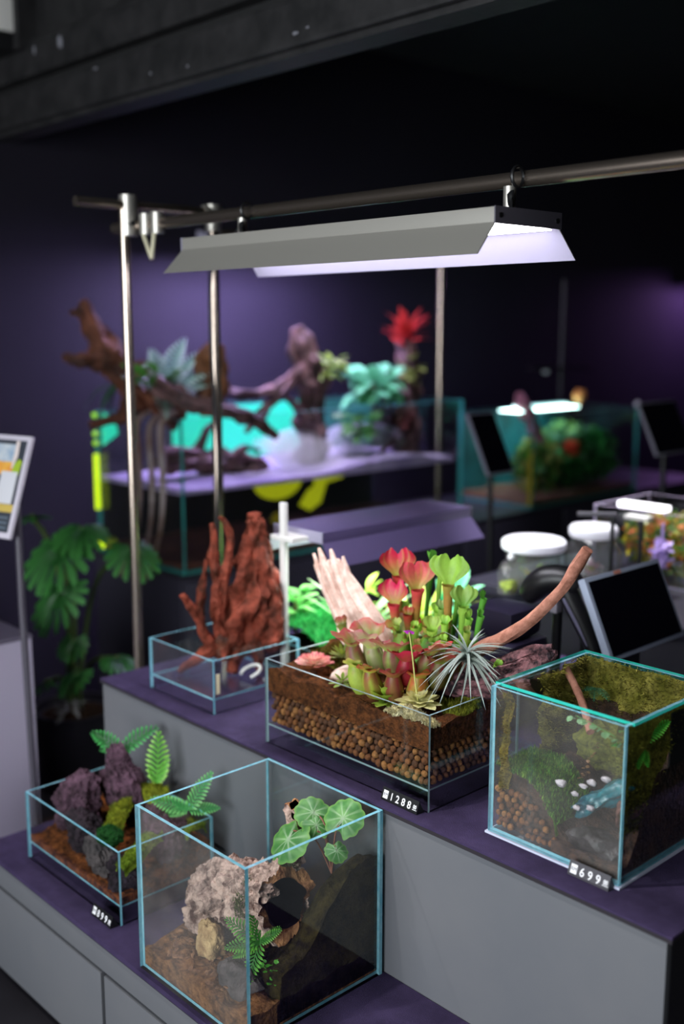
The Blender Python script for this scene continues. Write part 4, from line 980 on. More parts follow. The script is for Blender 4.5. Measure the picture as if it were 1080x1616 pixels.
rv = leafmb(.007, .007, .05, .1, tear, 3, 2, 0, S(130, 96, 60), S(160, 120, 80)).mesh('leaf', LEAF)
for k in range(22): link('leaf', rv, t, M=T((.0+.03*(k/22)+rn.uniform(-.006, .006), -.004, -.03+.085*k/22), rn.uniform(3, 6), rn.uniform(-.6, .4), 0, rn.uniform(.7, 1.2)))

# ================================================================== lamp-lit planter behind the rust driftwood
growlamp('short violet grey grow lamp on a white post above the green planter', .60, (.92, 1.0, .96), 26.01, (), (-2.15, 2.15, 1.143), rad(90), 'flared grow lamps', ALU=mat('violet_grey_metal', S(86, 76, 112), .4, metal=.2))
t = thing('lamp_stand', 'white upright post and arm carrying the short grow lamp', 'lamp stand', (-2.15, 1.80, ZU))
WHT = mat('white_plastic', S(215, 213, 208))
obj('post', MB().bbox(-.010, .010, -.007, .007, 0, .50, .003), WHT, t)
obj('arm', MB().bbox(-.045, .045, -.01, .0495, .397, .410, .003), WHT, t)
obj('foot', MB().bbox(-.06, .06, -.03, .05, 0, .008, .003), WHT, t)
PX = (-2.34, -1.96, 1.87, 2.40, ZU, .80)
tank('low glass planter of bright green plants under the short grow lamp', *PX, th=.005, edge=EDGE)
def hp(x, y): return .785+.02*nz2(x, y, 12)
tag(obj('planting_soil', MB().field(PX[0]+.006, PX[1]-.006, PX[2]+.006, PX[3]-.006, ZU+.006, hp, 16, 20), SOILD), 'dark soil in the low glass planter under the short lamp', 'soil', None, 'stuff')
moss('bright green moss mound in the planter under the short lamp', PX[0]+.006, PX[1]-.006, PX[2]+.006, 2.2, lambda x, y: .80+.085*max(0, 1-((x+2.19)/.15)**2-((y-2.0)/.18)**2)+.012*nz2(x, y, 25), (S(60, 190, 90), S(110, 220, 120), S(40, 150, 70)), 2600, lambda x, y: ((x+2.19)/.145)**2+((y-2.0)/.18)**2 < 1, .016, 21, .01)
def bush(name, label, loc, n, L_, W, c0, c1, spread, hgt, seed, group=None, prof=None, curl=.35, pmin=.1, pmax=1.2):
    t = plant(name, label, loc, group=group); rn_ = random.Random(seed)
    ms = [leafmb(L_, W, curl*k, .15, prof or tear, 6, 4, 0, c0, c1).mesh('leaf', LEAF) for k in (.6, 1.2)]
    for k in range(n):
        a = rn_.uniform(0, 2*pi); r = spread*rn_.random()**.6; z = hgt*rn_.random()
        link('leaf', ms[k % 2], t, M=T((r*cos(a)*.6, r*sin(a)*.6, z), a+rn_.uniform(-.6, .6), rn_.uniform(pmin, pmax), rn_.uniform(-.4, .4), rn_.uniform(.7, 1.2)))
    obj('stem', MB().tube([(0, 0, -.02), (0, 0, hgt*.5), (.005, 0, hgt*.9)], [.006, .005, .003], 8), mat('brown_stem', S(84, 60, 40), .8), t)
    return t
bush('bromeliad', 'pale green strap leaved bromeliad behind the bleached driftwood', (-2.06, 2.0, .80), 26, .20, .026, S(120, 220, 130), S(214, 240, 190), .03, .03, 3, 'plants in the lit planter', lambda u: (1-u)**.5, .45, .7, 1.45)
bush('bromeliad', 'yellow green strap leaved bromeliad right of the pale one', (-2.02, 2.20, .80), 24, .18, .022, S(150, 200, 60), S(220, 220, 90), .03, .03, 4, 'plants in the lit planter', lambda u: (1-u)**.5, .4, .6, 1.4)
bush('leafy_plant', 'small bright green leafy plant nearest the white lamp post', (-2.27, 1.94, .83), 40, .05, .022, S(70, 190, 80), S(170, 230, 140), .07, .10, 5, 'plants in the lit planter')
bush('leafy_plant', 'yellow and green leafy plant in the middle of the lit planter', (-2.13, 2.05, .84), 34, .055, .022, S(120, 200, 60), S(210, 220, 90), .07, .11, 6, 'plants in the lit planter')
bush('leafy_plant', 'mint green leafy plant behind the tall green pitchers', (-1.99, 2.3, .80), 34, .07, .03, S(60, 190, 130), S(150, 230, 180), .06, .12, 7, 'plants in the lit planter')

# ================================================================== till, scanner and jars on the counter behind
def board(name, label, cat, bl, w_, h_, lean, thick, face, frame, fw=.012, stand=None, rz=0):
    """panel facing +x, width along +y, hinged at its bottom left corner and leaning back"""
    t = thing(name, label, cat, bl, rz)
    M_ = Matrix.Rotation(-lean, 4, 'Y')
    obj('casing', MB().bbox(-thick, 0, 0, w_, 0, h_, .004), frame, t, M=M_)
    obj('screen', MB().box(.0002, .0012, fw, w_-fw, fw, h_-fw), face, t, M=M_, smooth=False)
    return t, M_
SCR = mat('dark_screen', S(10, 9, 18), .12, spec=.5)
t, _ = board('till_screen', 'tilted till screen with pale bezel and dark display behind the moss cube', 'monitor', (-1.325, 2.103, .905), .33, .205, rad(25), .02, SCR, mat('pale_bezel', S(150, 160, 178), .4), .011)
obj('stand', MB().bbox(-.16, -.07, .10, .24, -.186, .02, .008), BLACK, t)
obj('base', MB().bbox(-.22, .02, .06, .28, -.1865, -.172, .006), BLACK, t)
obj('sticker', MB().box(.0013, .0016, .12, .15, .195, .204), mat('salmon', S(200, 130, 110), .6), t, M=Matrix.Rotation(rad(-25), 4, 'Y'), smooth=False)
t = thing('barcode_scanner', 'black handheld barcode scanner resting upright behind the tan branch', 'scanner', (-1.50, 2.12, ZU))
obj('head', MB().tube([p[:3] for p in spline([(-.075, -.02, .300), (-.03, -.01, .345), (.02, .005, .355), (.05, .015, .335)], 5)], [.022, .028, .032, .035, .036, .037, .037, .036, .036, .034, .034, .032, .032, .03, .028, .024], 14), BLACK, t)
obj('grip', MB().tube([(.02, .0, .345), (.06, .012, .27), (.095, .022, .2), (.10, .022, .17)], [.026, .024, .021, .018], 14), BLACK, t)
obj('grip_stripe', MB().tube([(.035, -.021, .315), (.066, -.008, .258), (.092, .004, .205)], [.004, .005, .004], 8), mat('grey_stripe', S(110, 108, 130), .3), t)
obj('trigger', MB().bbox(-.01, .01, -.012, .012, .27, .3, .004), mat('silver_plastic', S(150, 145, 155), .35), t)
obj('stand', MB().tube([(-.02, .02, 0), (-.02, .02, .02), (-.01, .02, .15), (.0, .01, .33)], [.055, .02, .012, .012], 14), BLACK, t)
tag(obj('scanner_cable', MB().tube(spline([(-1.405, 2.142, .885), (-1.39, 2.14, .80), (-1.41, 2.12, .735), (-1.50, 2.16, .726), (-1.6, 2.3, .726)], 6), .006, 8), BLACK), 'black cable hanging below the barcode scanner', 'cable')
t = thing('card_terminal', 'dark rounded card terminal left of the barcode scanner', 'card terminal', (-1.60, 2.04, ZU))
obj('body', MB().bbox(-.085, .085, -.075, .085, .0, .21, .03), mat('dark_violet_plastic', S(40, 36, 56), .4), t)
obj('top_cover', MB().bbox(-.07, .07, -.055, .07, .211, .285, .025), mat('dark_violet_plastic', S(40, 36, 56), .4), t)
t = thing('counter', 'dark counter behind the display steps carrying glass jars', 'counter', (-1.6, 3.05, 0))
CTOP = .872
DKC = mat('dark_counter', S(26, 25, 32), .5, col2=S(30, 30, 36), scale=4)
obj('body', MB().box(-.58, .9, -.44, .44, 0, CTOP-.03), DKC, t, smooth=False)
obj('top', MB().bbox(-.60, .92, -.46, .46, CTOP-.029, CTOP, .004), mat('counter_top', S(40, 38, 48), .35), t)
JG = glass('jar_glass', (.93, .95, .94), .8, .10)
MILK = mat('frosted_lid', S(245, 244, 250), .3, transl=.2)
def jar(label, loc, r, h, lid, cols, neck=1.0, seed=0):
    t = thing('glass_jar', label, 'jar', loc, 0, 'glass jars on the counter')
    obj('vessel', MB().lathe([(r*.9, .001), (r, .012), (r, h*.7), (r*neck, h), (r*neck-.004, h), (r-.004, h*.7), (r-.004, .014), (r*.85, .006)], 28), JG, t)
    if lid:
        obj('lid', MB().lathe([(r*neck*1.10, h+.001), (r*neck*1.18, h+.008), (r*neck*1.18, h+.026), (r*neck*1.08, h+.034), (.001, h+.036)], 30), MILK, t)
    s_ = tag(obj('soil', MB().blob((0, 0, .018), (r*.8, r*.8, .012), 2, .1), SOILD, t))
    rn_ = random.Random(seed)
    me = [leafmb(.05, .026, .4, .1, tear, 5, 4, 0, c, mix(c, (1, 1, .8), .25)).mesh('leaf', LEAF) for c in cols]
    for k in range(16):
        a = rn_.uniform(0, 6.28); link('leaf', me[k % len(me)], t, M=T((.02*cos(a), .02*sin(a), rn_.uniform(.02, h*.45)), a, rn_.uniform(.5, 1.3), 0, rn_.uniform(.6, 1.0)*min(1, r/.07)))
    return t
jar('wide glass jar with white lid and yellow green plant', (-1.965, 2.65, CTOP), .084, .125, True, (S(190, 200, 60), S(150, 190, 60), S(220, 190, 90)), 1.0, 1)
jar('tapered glass jar with white lid and pink plants right of the wide jar', (-1.845, 2.79, CTOP), .088, .165, True, (S(226, 170, 190), S(200, 190, 70), S(230, 200, 210)), .72, 2)
t = thing('glass_cloche', 'small glass dome with round knob in front of the wide jar', 'cloche', (-1.985, 2.605-.04, CTOP))
obj('dome', MB().lathe([(.04, .002), (.041, .05), (.037, .075), (.024, .096), (.006, .104), (.001, .104)], 24), JG, t)
obj('knob', MB().blob((0, 0, .112), .011, 2, 0), MILK, t)
obj('moss_fill', MB().blob((0, 0, .02), (.03, .03, .02), 2, .2, col=S(180, 196, 70)), MOSS, t)
def shrub_mb(c, r, cols, n, seed, leaf=.02):
    rn_ = random.Random(seed); m = MB()
    for k in range(n):
        d = Vector((rn_.gauss(0, 1), rn_.gauss(0, 1), rn_.gauss(0, 1))).normalized()*rn_.random()**.35
        p = Vector((c[0]+d.x*r[0], c[1]+d.y*r[1], c[2]+d.z*r[2])); u = Vector((rn_.uniform(-1, 1), rn_.uniform(-1, 1), rn_.uniform(-1, 1))).normalized()*leaf
        v = u.cross(Vector((rn_.uniform(-1, 1), rn_.uniform(-1, 1), rn_.uniform(-1, 1)))).normalized()*leaf*.5
        cc = cols[rn_.randrange(len(cols))]; kk = rn_.uniform(.7, 1.2)
        m.add([p-u, p-v, p+u, p+v], [(0, 1, 2, 3)], 0, tuple(x*kk for x in cc))
    return m
t2 = tank('small glass tank of yellow plants with white rim on the counter', -1.96, -1.50, 2.96, 3.30, CTOP, 1.105, th=.006, edge=mat('white_rim', S(205, 190, 220), .4), group=None)
obj('lamp_bar', MB().bbox(-.15, .02, -.16, -.12, .2335, .252, .004), mat('bright_bar', (1, 1, 1), emit=(.95, .92, 1), estr=2.5), t2)
tag(obj('aquatic_plants', shrub_mb((-1.73, 3.10, .985), (.20, .13, .10), (S(190, 170, 40), S(150, 150, 40), S(90, 120, 40), S(200, 110, 60), S(60, 110, 50)), 900, 4), LEAF), 'yellow and orange water plants filling the small white rimmed tank', 'plants', None, 'stuff')
tag(obj('orchid_spray', shrub_mb((-1.66, 2.88, 1.0), (.03, .02, .05), (S(180, 150, 220), S(210, 190, 235)), 60, 6, .018).tube([(-1.66, 2.88, CTOP), (-1.66, 2.88, 1.09)], .005, 7), mat('lavender_flower', S(190, 165, 225), .5, transl=.2)), 'lavender flower spray in front of the small yellow tank', 'flowers', None, 'stuff')
t = thing('desk_lamp', 'slim black desk lamp with a flat arm in front of the tapered jar', 'lamp', (-1.67, 2.62, CTOP))
obj('post', MB().tube([(0, 0, 0), (0, 0, .275)], .006, 10), BLACK, t)
obj('arm', MB().bbox(-.10, .01, -.09, -.07, .272, .282, .002), mat('arm_grey', S(84, 82, 88), .4), t, M=Matrix.Rotation(rad(42), 4, 'Z') @ Matrix.Translation((0, .08, 0)))
obj('base', MB().lathe([(.045, .0005), (.045, .008), (.01, .012)], 20), BLACK, t)
t = thing('desk_lamp', 'black lamp post standing before the small yellow tank', 'lamp', (-1.735, 2.88, CTOP))
obj('post', MB().tube([(0, 0, 0), (0, 0, .22)], .008, 10), BLACK, t)
obj('head', MB().bbox(-.05, .03, -.02, .02, .2205, .232, .003), WHT, t)
# ================================================================== long tank bench along the back wall
t = thing('tank_bench', 'long dark cabinet under the misty paludarium and the aquarium', 'cabinet', (-3.6, 4.0, 0))
BEN = mat('bench_grey', S(44, 42, 54), .55)
obj('body', MB().box(-.32, .30, -1.75, 2.2, .0, .735), BEN, t, smooth=False)
obj('top', MB().box(-.325, .315, -1.755, 2.2, .736, .748), mat('bench_top', S(34, 32, 40), .5), t, smooth=False)
for a in (-1.74, -.93, -.12, .69, 1.50): obj('door', MB().bbox(.3005, .316, a, a+.79, .06, .72, .002), BEN, t)
BX = (-3.9, -3.29, 2.26, 3.86, .7485, 1.335)
bt = tank('large misty paludarium with teal lit rear glass on the long bench', *BX, th=.012, edge=EDGED, group='large tanks on the back bench')
TEAL = mat('teal_backlight', S(20, 120, 100), .5, col2=S(40, 150, 140), scale=3, emit=S(24, 214, 160), estr=.85)
o0 = Vector(bt.location)
def poly_(pts, x, th=.006):
    n = len(pts); v = [(x, *p) for p in pts]+[(x-th, *p) for p in pts]
    return MB().add(v, [tuple(range(n)), tuple(range(2*n-1, n-1, -1))]+[(i, n+i, n+(i+1) % n, (i+1) % n) for i in range(n)])
def bpart(name, m, mt): return obj(name, m.xf(Matrix.Translation(-o0)), mt, bt, smooth=False)
bpart('light_panel', MB().box(-3.887, -3.882, 2.63, 3.44, 1.085, 1.325), TEAL)
bpart('light_panel', poly_([(2.285, 1.19), (2.36, 1.235), (2.345, 1.30), (2.30, 1.325), (2.285, 1.325)], -3.882), TEAL)
bpart('rear_sheet', MB().box(-3.887, -3.882, 3.441, 3.84, 1.085, 1.325), mat('teal_sheet', S(40, 110, 104), .5, col2=S(20, 60, 50), scale=4, emit=S(20, 90, 84), estr=.25))
bpart('rear_sheet', MB().box(-3.887, -3.882, 2.28, 3.84, .77, 1.083), MBLACK)
bpart('edge_glow_strip', MB().bbox(-3.889, -3.872, 2.243, 2.259, .93, 1.16, .003), mat('lime_edge_glow', S(150, 200, 20), .4, emit=S(200, 230, 30), estr=1.1))  # glow of the lit glass edge, added as an emissive strip
for k in range(4): bpart('edge_glow_dot', MB().blob((-3.88, 2.25, 1.205+.038*k), .011, 2, 0), mat('lime_glow_dot', S(120, 190, 30), .4, emit=S(150, 210, 40), estr=.8))  # upper end of the edge glow, broken into emissive dots
bpart('edge_glow_dot', MB().blob((-3.85, 2.245, .79), (.016, .012, .022), 2, .1), mat('lime_edge_glow', S(150, 200, 20)))  # reflection of the edge glow, painted as an emissive blob
tag(obj('planting_soil', MB().field(BX[0]+.014, BX[1]-.014, BX[2]+.014, BX[3]-.014, .7625, lambda x, y: .785+.012*nz2(x, y, 8), 20, 40), mat('red_soil', S(60, 34, 26), .9, col2=S(92, 52, 36), scale=30)), 'reddish soil covering the floor of the misty paludarium', 'soil', None, 'stuff')
tag(obj('mist_layer', MB().field(BX[0]+.02, BX[1]-.014, BX[2]+.014, BX[3]-.04, 1.05, lambda x, y: 1.068+.012*nz2(x, y, 6)+.03*max(0, 1-((y-3.4)/.35)**2), 30, 60), mat('mist_surface', S(192, 182, 206), .9, col2=S(150, 138, 172), scale=6, transl=.3)), 'pale lavender mist lying on the water of the paludarium', 'mist', None, 'stuff')
fog = fogmat('fog', 5, (.95, .9, 1))
fm = MB(); rn = random.Random(6)
for k in range(6): fm.blob((rn.uniform(-3.7, -3.45), 3.0+.12*k, 1.12+rn.uniform(0, .04)), (.16, .15, .07), 3, .25, 1.4, k)
tag(obj('rising_mist', fm, fog), 'soft white mist rising between the stump and the leafy plants', 'mist', None, 'stuff')
YEL = mat('yellow_water_glow', S(150, 160, 20), .5, emit=S(176, 182, 24), estr=.6)  # lit backdrop showing through the water, painted as glowing cutouts
def poly(pts, x, th=.006):
    n = len(pts); v = [(x, *p) for p in pts]+[(x-th, *p) for p in pts]
    return MB().add(v, [tuple(range(n)), tuple(range(2*n-1, n-1, -1))]+[(i, n+i, n+(i+1) % n, (i+1) % n) for i in range(n)])
bpart('water_glow', poly([(2.92+.135*cos(a), 1.025+.085*sin(a)) for a in [pi+pi*k/14 for k in range(15)]], -3.52), YEL)
bpart('water_glow', poly([(3.12, 1.03), (3.30, 1.035), (3.30, 1.0), (3.20, .985), (3.165, .90), (3.10, .87), (3.04, .9), (3.09, .96), (3.13, .98)], -3.52), YEL)
bpart('water_glow', poly([(2.90+.035*cos(k*pi/5), .86+.03*sin(k*pi/5)) for k in range(10)], -3.5), mat('olive_water_glow', S(110, 100, 20), .5, emit=S(90, 80, 16), estr=.5))
BRN = mat('dark_root_wood', S(40, 26, 24), .8, col2=S(96, 66, 66), scale=16, bump=.8, bscale=40)
BRO = mat('brown_red_wood', S(46, 22, 13), .85, col2=S(104, 56, 34), scale=14, bump=.8, bscale=40)
def woods(label, loc, parts, m=BRN):
    t = thing('driftwood', label, 'driftwood', loc)
    for i, (nm, pts) in enumerate(parts): obj(nm, wood(MB(), pts, 20, 8, .65, 17, .6, i+3), m, t)
    return t
woods('forked dark stump rising from the mist with a long branch to the left', (-3.6, 3.17, 1.05), (
    ('trunk', [(0, 0, -.02, .07), (.02, .0, .12, .055), (.01, -.01, .28, .05), (.03, -.03, .42, .06), (.02, -.05, .52, .05), (0, -.08, .62, .03)]),
    ('branch', [(.03, -.03, .42, .035), (.04, -.14, .40, .028), (.05, -.24, .32, .022), (.05, -.34, .24, .02), (.05, -.40, .19, .012)]),
    ('branch', [(.04, -.18, .38, .02), (.05, -.26, .36, .02), (.05, -.38, .345, .018), (.05, -.50, .36, .012)]),
    ('branch', [(.03, -.03, .20, .025), (.05, -.12, .28, .018), (.05, -.18, .33, .012)])))
woods('dark sunken log lying across the teal lit water', (-3.6, 2.62, 1.09), (
    ('log', [(-.02, -.22, .05, .05), (0, -.08, .05, .045), (.02, .06, .03, .05), (.02, .2, -.0, .04), (.03, .28, -.01, .02)]),
    ('twig', [(0, -.06, .08, .02), (.0, -.02, .16, .014), (0, .03, .2, .008)]),
    ('twig', [(.02, .1, .04, .02), (.03, .16, .08, .014), (.02, .24, .06, .01)])))
woods('thin mossy column holding the red bromeliad in the paludarium', (-3.55, 3.76, 1.05), (
    ('column', [(0, 0, -.02, .05), (0, 0, .12, .045), (0, -.01, .26, .04), (0, -.01, .40, .045), (0, -.02, .56, .03)]),
    ('root', [(0, -.02, .15, .02), (.03, -.1, .12, .018), (.04, -.2, .06, .014), (.04, -.26, .0, .01)])))
bush('bromeliad', 'red bromeliad perched on top of the thin column', (-3.55, 3.73, 1.58), 30, .15, .032, S(150, 24, 24), S(190, 60, 56), .03, .06, 13, None, None, .3, .3, 1.4)
bush('leafy_plant', 'olive leaves clinging to the column below the red bromeliad', (-3.53, 3.74, 1.40), 26, .06, .035, S(110, 130, 60), S(150, 160, 90), .06, .12, 14)
bush('begonia', 'large green leaved begonia in the middle of the paludarium', (-3.55, 3.52, 1.30), 44, .10, .075, S(50, 130, 80), S(110, 190, 140), .14, .16, 15, None, None, .4, -.2, 1.1)
bush('begonia', 'low green leaved begonia beside the forked stump', (-3.5, 3.38, 1.18), 34, .08, .06, S(60, 130, 70), S(120, 170, 100), .12, .10, 16, None, None, .4, -.2, 1.0)
bush('dark_leaf_plant', 'dark red leaved plant between the begonias and the column', (-3.5, 3.64, 1.16), 30, .08, .04, S(60, 30, 30), S(96, 50, 46), .10, .14, 17)
bush('moss_clump', 'green moss clump on the shoulder of the forked stump', (-3.55, 3.24, 1.46), 60, .06, .02, S(90, 130, 40), S(150, 170, 80), .09, .08, 18, None, None, .5, -.4, .9)
# driftwood with ferns over the left end
woods('rust brown branched stump overhanging the left end of the paludarium', (-3.55, 2.34, 1.345), (
    ('trunk', [(.0, .1, .0, .07), (-.02, -.02, .08, .07), (-.06, -.12, .16, .055), (-.08, -.20, .27, .045), (-.09, -.23, .36, .035), (-.10, -.25, .43, .012)]),
    ('branch', [(-.07, -.16, .21, .04), (-.06, -.24, .20, .03), (-.06, -.31, .21, .022), (-.06, -.36, .22, .012)]),
    ('branch', [(-.09, -.22, .36, .02), (-.09, -.27, .38, .015), (-.09, -.31, .38, .008)]),
    ('branch', [(-.02, .0, .05, .05), (0, -.10, .03, .04), (.02, -.2, -.01, .022), (0, -.30, -.03, .012)])), BRO)
woods('upright brown bark slab at the left end of the paludarium', (-3.36, 2.46, 1.345), (
    ('slab', [(0, 0, -.01, .04), (0, 0, .1, .05), (.01, -.01, .2, .045), (.02, .01, .27, .02)]),), mat('amber_bark', S(60, 36, 20), .8, col2=S(120, 72, 34), scale=10, bump=.7, bscale=40))
woods('dark trailing root crossing the corner of the paludarium', (-3.30, 2.33, 1.345), (
    ('root', [(-.1, -.1, .12, .03), (-.03, -.02, .06, .028), (.035, .10, .02, .026), (.04, .24, -.02, .022), (.045, .36, -.10, .018)]),))
def bigfern(label, loc, fr, c0, c1, L_, W, curl=.5, seed=0):
    return fern(label, loc, fr, c0, c1, L_, W, 13, curl)
bigfern('silvery blue fern standing over the left end of the paludarium', (-3.45, 2.30, 1.42), ((170, 75, 0, .95), (60, 60, 30, 1.1), (50, 40, 40, 1.2), (90, 55, 10, 1.0), (40, 25, 40, .9), (250, 40, -30, .8), (330, -10, 0, .8), (110, 72, 0, 1.2), (60, 5, 40, .9)), S(130, 170, 156), S(200, 224, 218), .22, .11)
bigfern('dark green fern drooping left below the rust stump', (-3.5, 2.12, 1.46), ((230, -10, 0, .9), (250, -40, 0, .8), (200, 0, 0, .8), (280, -30, 0, .8), (190, -50, 0, .7)), S(24, 70, 30), S(50, 110, 44), .17, .06, .8)
bush('leafy_plant', 'green leaves between the rust stump and the silvery fern', (-3.45, 2.26, 1.42), 30, .09, .04, S(44, 100, 30), S(90, 150, 60), .10, .10, 23, None, None, .4, 0, 1.2)
ROOTM = mat('hanging_root', S(130, 120, 118), .6, col2=S(96, 66, 48), scale=6)
for k, (x, y, zt, lab) in enumerate(((-3.52, 2.235, 1.33, 'pale root hanging furthest left outside the paludarium end pane'), (-3.44, 2.24, 1.32, 'pale root hanging in the middle of the paludarium end pane'), (-3.36, 2.235, 1.33, 'pale root hanging nearest the paludarium corner'))):
    tag(obj('hanging_root', wood(MB(), [(x, y+.06, zt+.03, .012), (x, y-.01, zt-.02, .014), (x+.005, y-.012, zt-.2, .013), (x, y-.015, zt-.35, .010), (x-.03, y-.03, zt-.5, .009), (x-.09, y-.05, zt-.62, .007)], 8, 5, .2, 12, .2, k), ROOTM), lab, 'root', 'roots hanging from the paludarium')
# unseen violet lamps, added to wash the back wall with light
growlamp('added violet lamp above the paludarium hidden behind the long silver lamp', .78, (.60, .48, 1.0), 150.0, (), (-3.75, 3.15, 2.052), rad(90), 'flared grow lamps', rx=rad(14))
growlamp('added violet lamp out of view near the far right end of the back wall', .5, (.62, .3, 1.0), 60.0, (), (-3.96, 7.62, 2.1), rad(90), 'flared grow lamps')
t = thing('added_lamp_gantry', 'slim steel post and bar holding the added lamp over the paludarium', 'lamp stand', (-3.6, 3.9, 0))
obj('post', MB().tube([(.12, 0, .0), (.12, 0, 2.035)], .015, 14), STEEL, t)
obj('bar', MB().tube([(.12, .02, 2.02), (0, -.3, 2.045), (-.15, -.6, 2.066), (-.15, -1.1, 2.066)], .012, 12), STEEL, t)

# aquarium further right
AX = (-3.8, -3.3, 4.42, 5.40, .7485, 1.225)
at_ = tank('aquarium with dense green water plants right of the paludarium', *AX, th=.012, edge=EDGED, group='large tanks on the back bench')
o0 = Vector(at_.location)
def apart(name, m, mt): return obj(name, m.xf(Matrix.Translation(-o0)), mt, at_, smooth=False)
apart('rear_sheet', MB().box(-3.787, -3.782, 4.44, 5.38, .77, 1.21), mat('teal_rear_sheet', S(40, 120, 130), .5, col2=S(16, 60, 60), scale=3))
apart('lamp_bar', MB().bbox(-3.60, -3.54, 4.62, 5.05, 1.232, 1.25, .004), mat('cyan_lamp', (1, 1, 1), emit=S(150, 235, 235), estr=.8))
apart('lamp_lens', MB().box(-3.63, -3.5, 4.55, 5.1, 1.2262, 1.231), mat('cyan_lens', (1, 1, 1), emit=(.6, 1, .95), estr=11))
apart('yellow_edge', MB().box(-3.312, -3.299, 4.405, 4.4185, .765, 1.05), mat('yellow_strip', S(150, 140, 20), .4))
apart('clip', MB().blob((-3.3, 5.38, 1.24), .018, 2, 0), WHT)
for (c, r, cols, n, lab, sd) in (
    ((-3.5, 4.72, .93), (.12, .16, .16), (S(40, 110, 40), S(70, 140, 50), S(140, 140, 60)), 500, 'olive green water plant at the left of the aquarium', 1),
    ((-3.5, 4.98, .90), (.14, .18, .12), (S(24, 90, 30), S(40, 120, 36)), 600, 'dark green water plant in the middle of the aquarium', 2),
    ((-3.45, 5.2, .95), (.12, .16, .16), (S(30, 110, 40), S(24, 80, 40), S(60, 130, 60)), 600, 'deep green water plant at the right of the aquarium', 3),
    ((-3.42, 4.93, 1.02), (.03, .035, .03), (S(220, 90, 50), S(200, 60, 40)), 120, 'orange red water plant high in the aquarium', 4),
    ((-3.55, 5.02, 1.05), (.10, .22, .10), (S(120, 150, 80), S(80, 130, 100)), 400, 'pale green stem plants along the back of the aquarium', 5)):
    tag(obj('water_plant', shrub_mb(c, r, cols, n, sd, .03), LEAF), lab, 'plant', None, 'stuff')
tag(obj('planting_soil', MB().field(AX[0]+.014, AX[1]-.014, AX[2]+.014, AX[3]-.014, .7625, lambda x, y: .79+.015*nz2(x, y, 6), 12, 20), mat('brown_gravel', S(60, 44, 30), .9, col2=S(130, 90, 56), scale=50)), 'brown gravel on the floor of the aquarium', 'gravel', None, 'stuff')
woods('dark slanting wood sticking out above the aquarium', (-3.5, 4.6, .80), (('branch', [(0, .3, .0, .03), (0, .15, .25, .03), (0, .02, .42, .035), (-.01, -.02, .5, .02), (-.02, -.03, .53, .01)]),), mat('pinkish_wood', S(90, 52, 56), .7, col2=S(150, 96, 104), scale=12))
tag(obj('orange_flower', MB().blob((0, 0, .03), (.035, .035, .032), 3, .2, 3, 2, nz2=.1).tube([(0, 0, -.02), (0, 0, .03)], .012, 8), mat('orange_flower', S(214, 130, 60), .6, col2=S(180, 130, 60), scale=20), None, (-3.5, 5.1, 1.262)), 'orange flower head above the aquarium lamp', 'flower')
t = thing('arm_lamp', 'thin black lamp arm standing behind the aquarium', 'lamp', (-3.95, 5.55, 0))
obj('post', MB().tube([(0, 0, 0), (0, 0, 1.95)], .016, 10), BLACK, t)
obj('arm', MB().bbox(-.02, .02, -.33, .30, 1.415, 1.43, .003), BLACK, t)
obj('bulb', MB().blob((0, -.16, 1.40), (.02, .02, .012), 2, 0), MILK, t)
for (bl, lab, w_, h_) in (((-2.71, 3.34, 1.085), 'dark tilted information board in front of the paludarium', .17, .27), ((-2.36, 4.02, 1.14), 'dark tilted information board at the right edge beyond the small tank', .30, .24)):
    t, _ = board('information_board', lab, 'sign', bl, w_, h_, rad(26), .012, SCR, mat('board_edge', S(120, 118, 130), .5), .008)
    obj('post', MB().tube([(-.06, w_/2, .08), (-.04, w_/2, -bl[2])], .012, 10), BLACK, t)
    obj('foot', MB().lathe([(.12, -bl[2]+.0005), (.12, -bl[2]+.012), (.02, -bl[2]+.02)], 20, (-.04, w_/2, 0)), BLACK, t)

# ================================================================== left edge: plant pot, plinth and sign
def monstera(R_, c0, c1):
    vs = [(0, 0, 0)]; fs = []; cs = [c1]
    for s_ in (-1, 1):
        nl = 7
        for k in range(nl):
            a0 = 8+150*k/nl; a1 = a0+150/nl*.72
            rows = []
            ln = R_*(1.05-.35*abs(k/nl-.25))*(1.0 if k else 1.1)
            o = len(vs)
            for q in range(5):
                u = .12+.88*q/4
                for e in (0, .5, 1):
                    a = rad((a0+(a1-a0)*(e if q < 4 else .25+.5*e)) - 10*u)
                    x = ln*u*cos(a)*1.08+R_*.12; y = s_*ln*u*sin(a)*.85
                    vs.append((x, y, -.22*R_*u*u+.04*R_*(e-.5))); cs.append(mix(c0, c1, u))
            for q in range(4):
                for e in range(2):
                    f = (o+q*3+e, o+(q+1)*3+e, o+(q+1)*3+e+1, o+q*3+e+1); fs.append(f if s_ > 0 else tuple(reversed(f)))
            fs.append((0, o, o+1) if s_ > 0 else (0, o+1, o)); fs.append((0, o+1, o+2) if s_ > 0 else (0, o+2, o+1))
    # web joining the lobes near the midrib
    o = len(vs); ring = [(R_*.42*cos(rad(a))*1.1+R_*.1, R_*.42*.85*sin(rad(a)), -.04*R_) for a in range(-160, 161, 20)]
    vs += ring; cs += [c0]*len(ring)
    for k in range(len(ring)-1): fs.append((0, o+k, o+k+1))
    return MB().add(vs, fs, 0, cs)
t = plant('monstera', 'tall climbing monstera with split dark green leaves beside the paludarium', (-3.42, 1.86, .30))
MG = (S(24, 70, 30), S(60, 124, 56))
mm = monstera(.15, *MG).mesh('leaf', LEAF)
mst = mat('monstera_stem', S(70, 90, 40), .6)
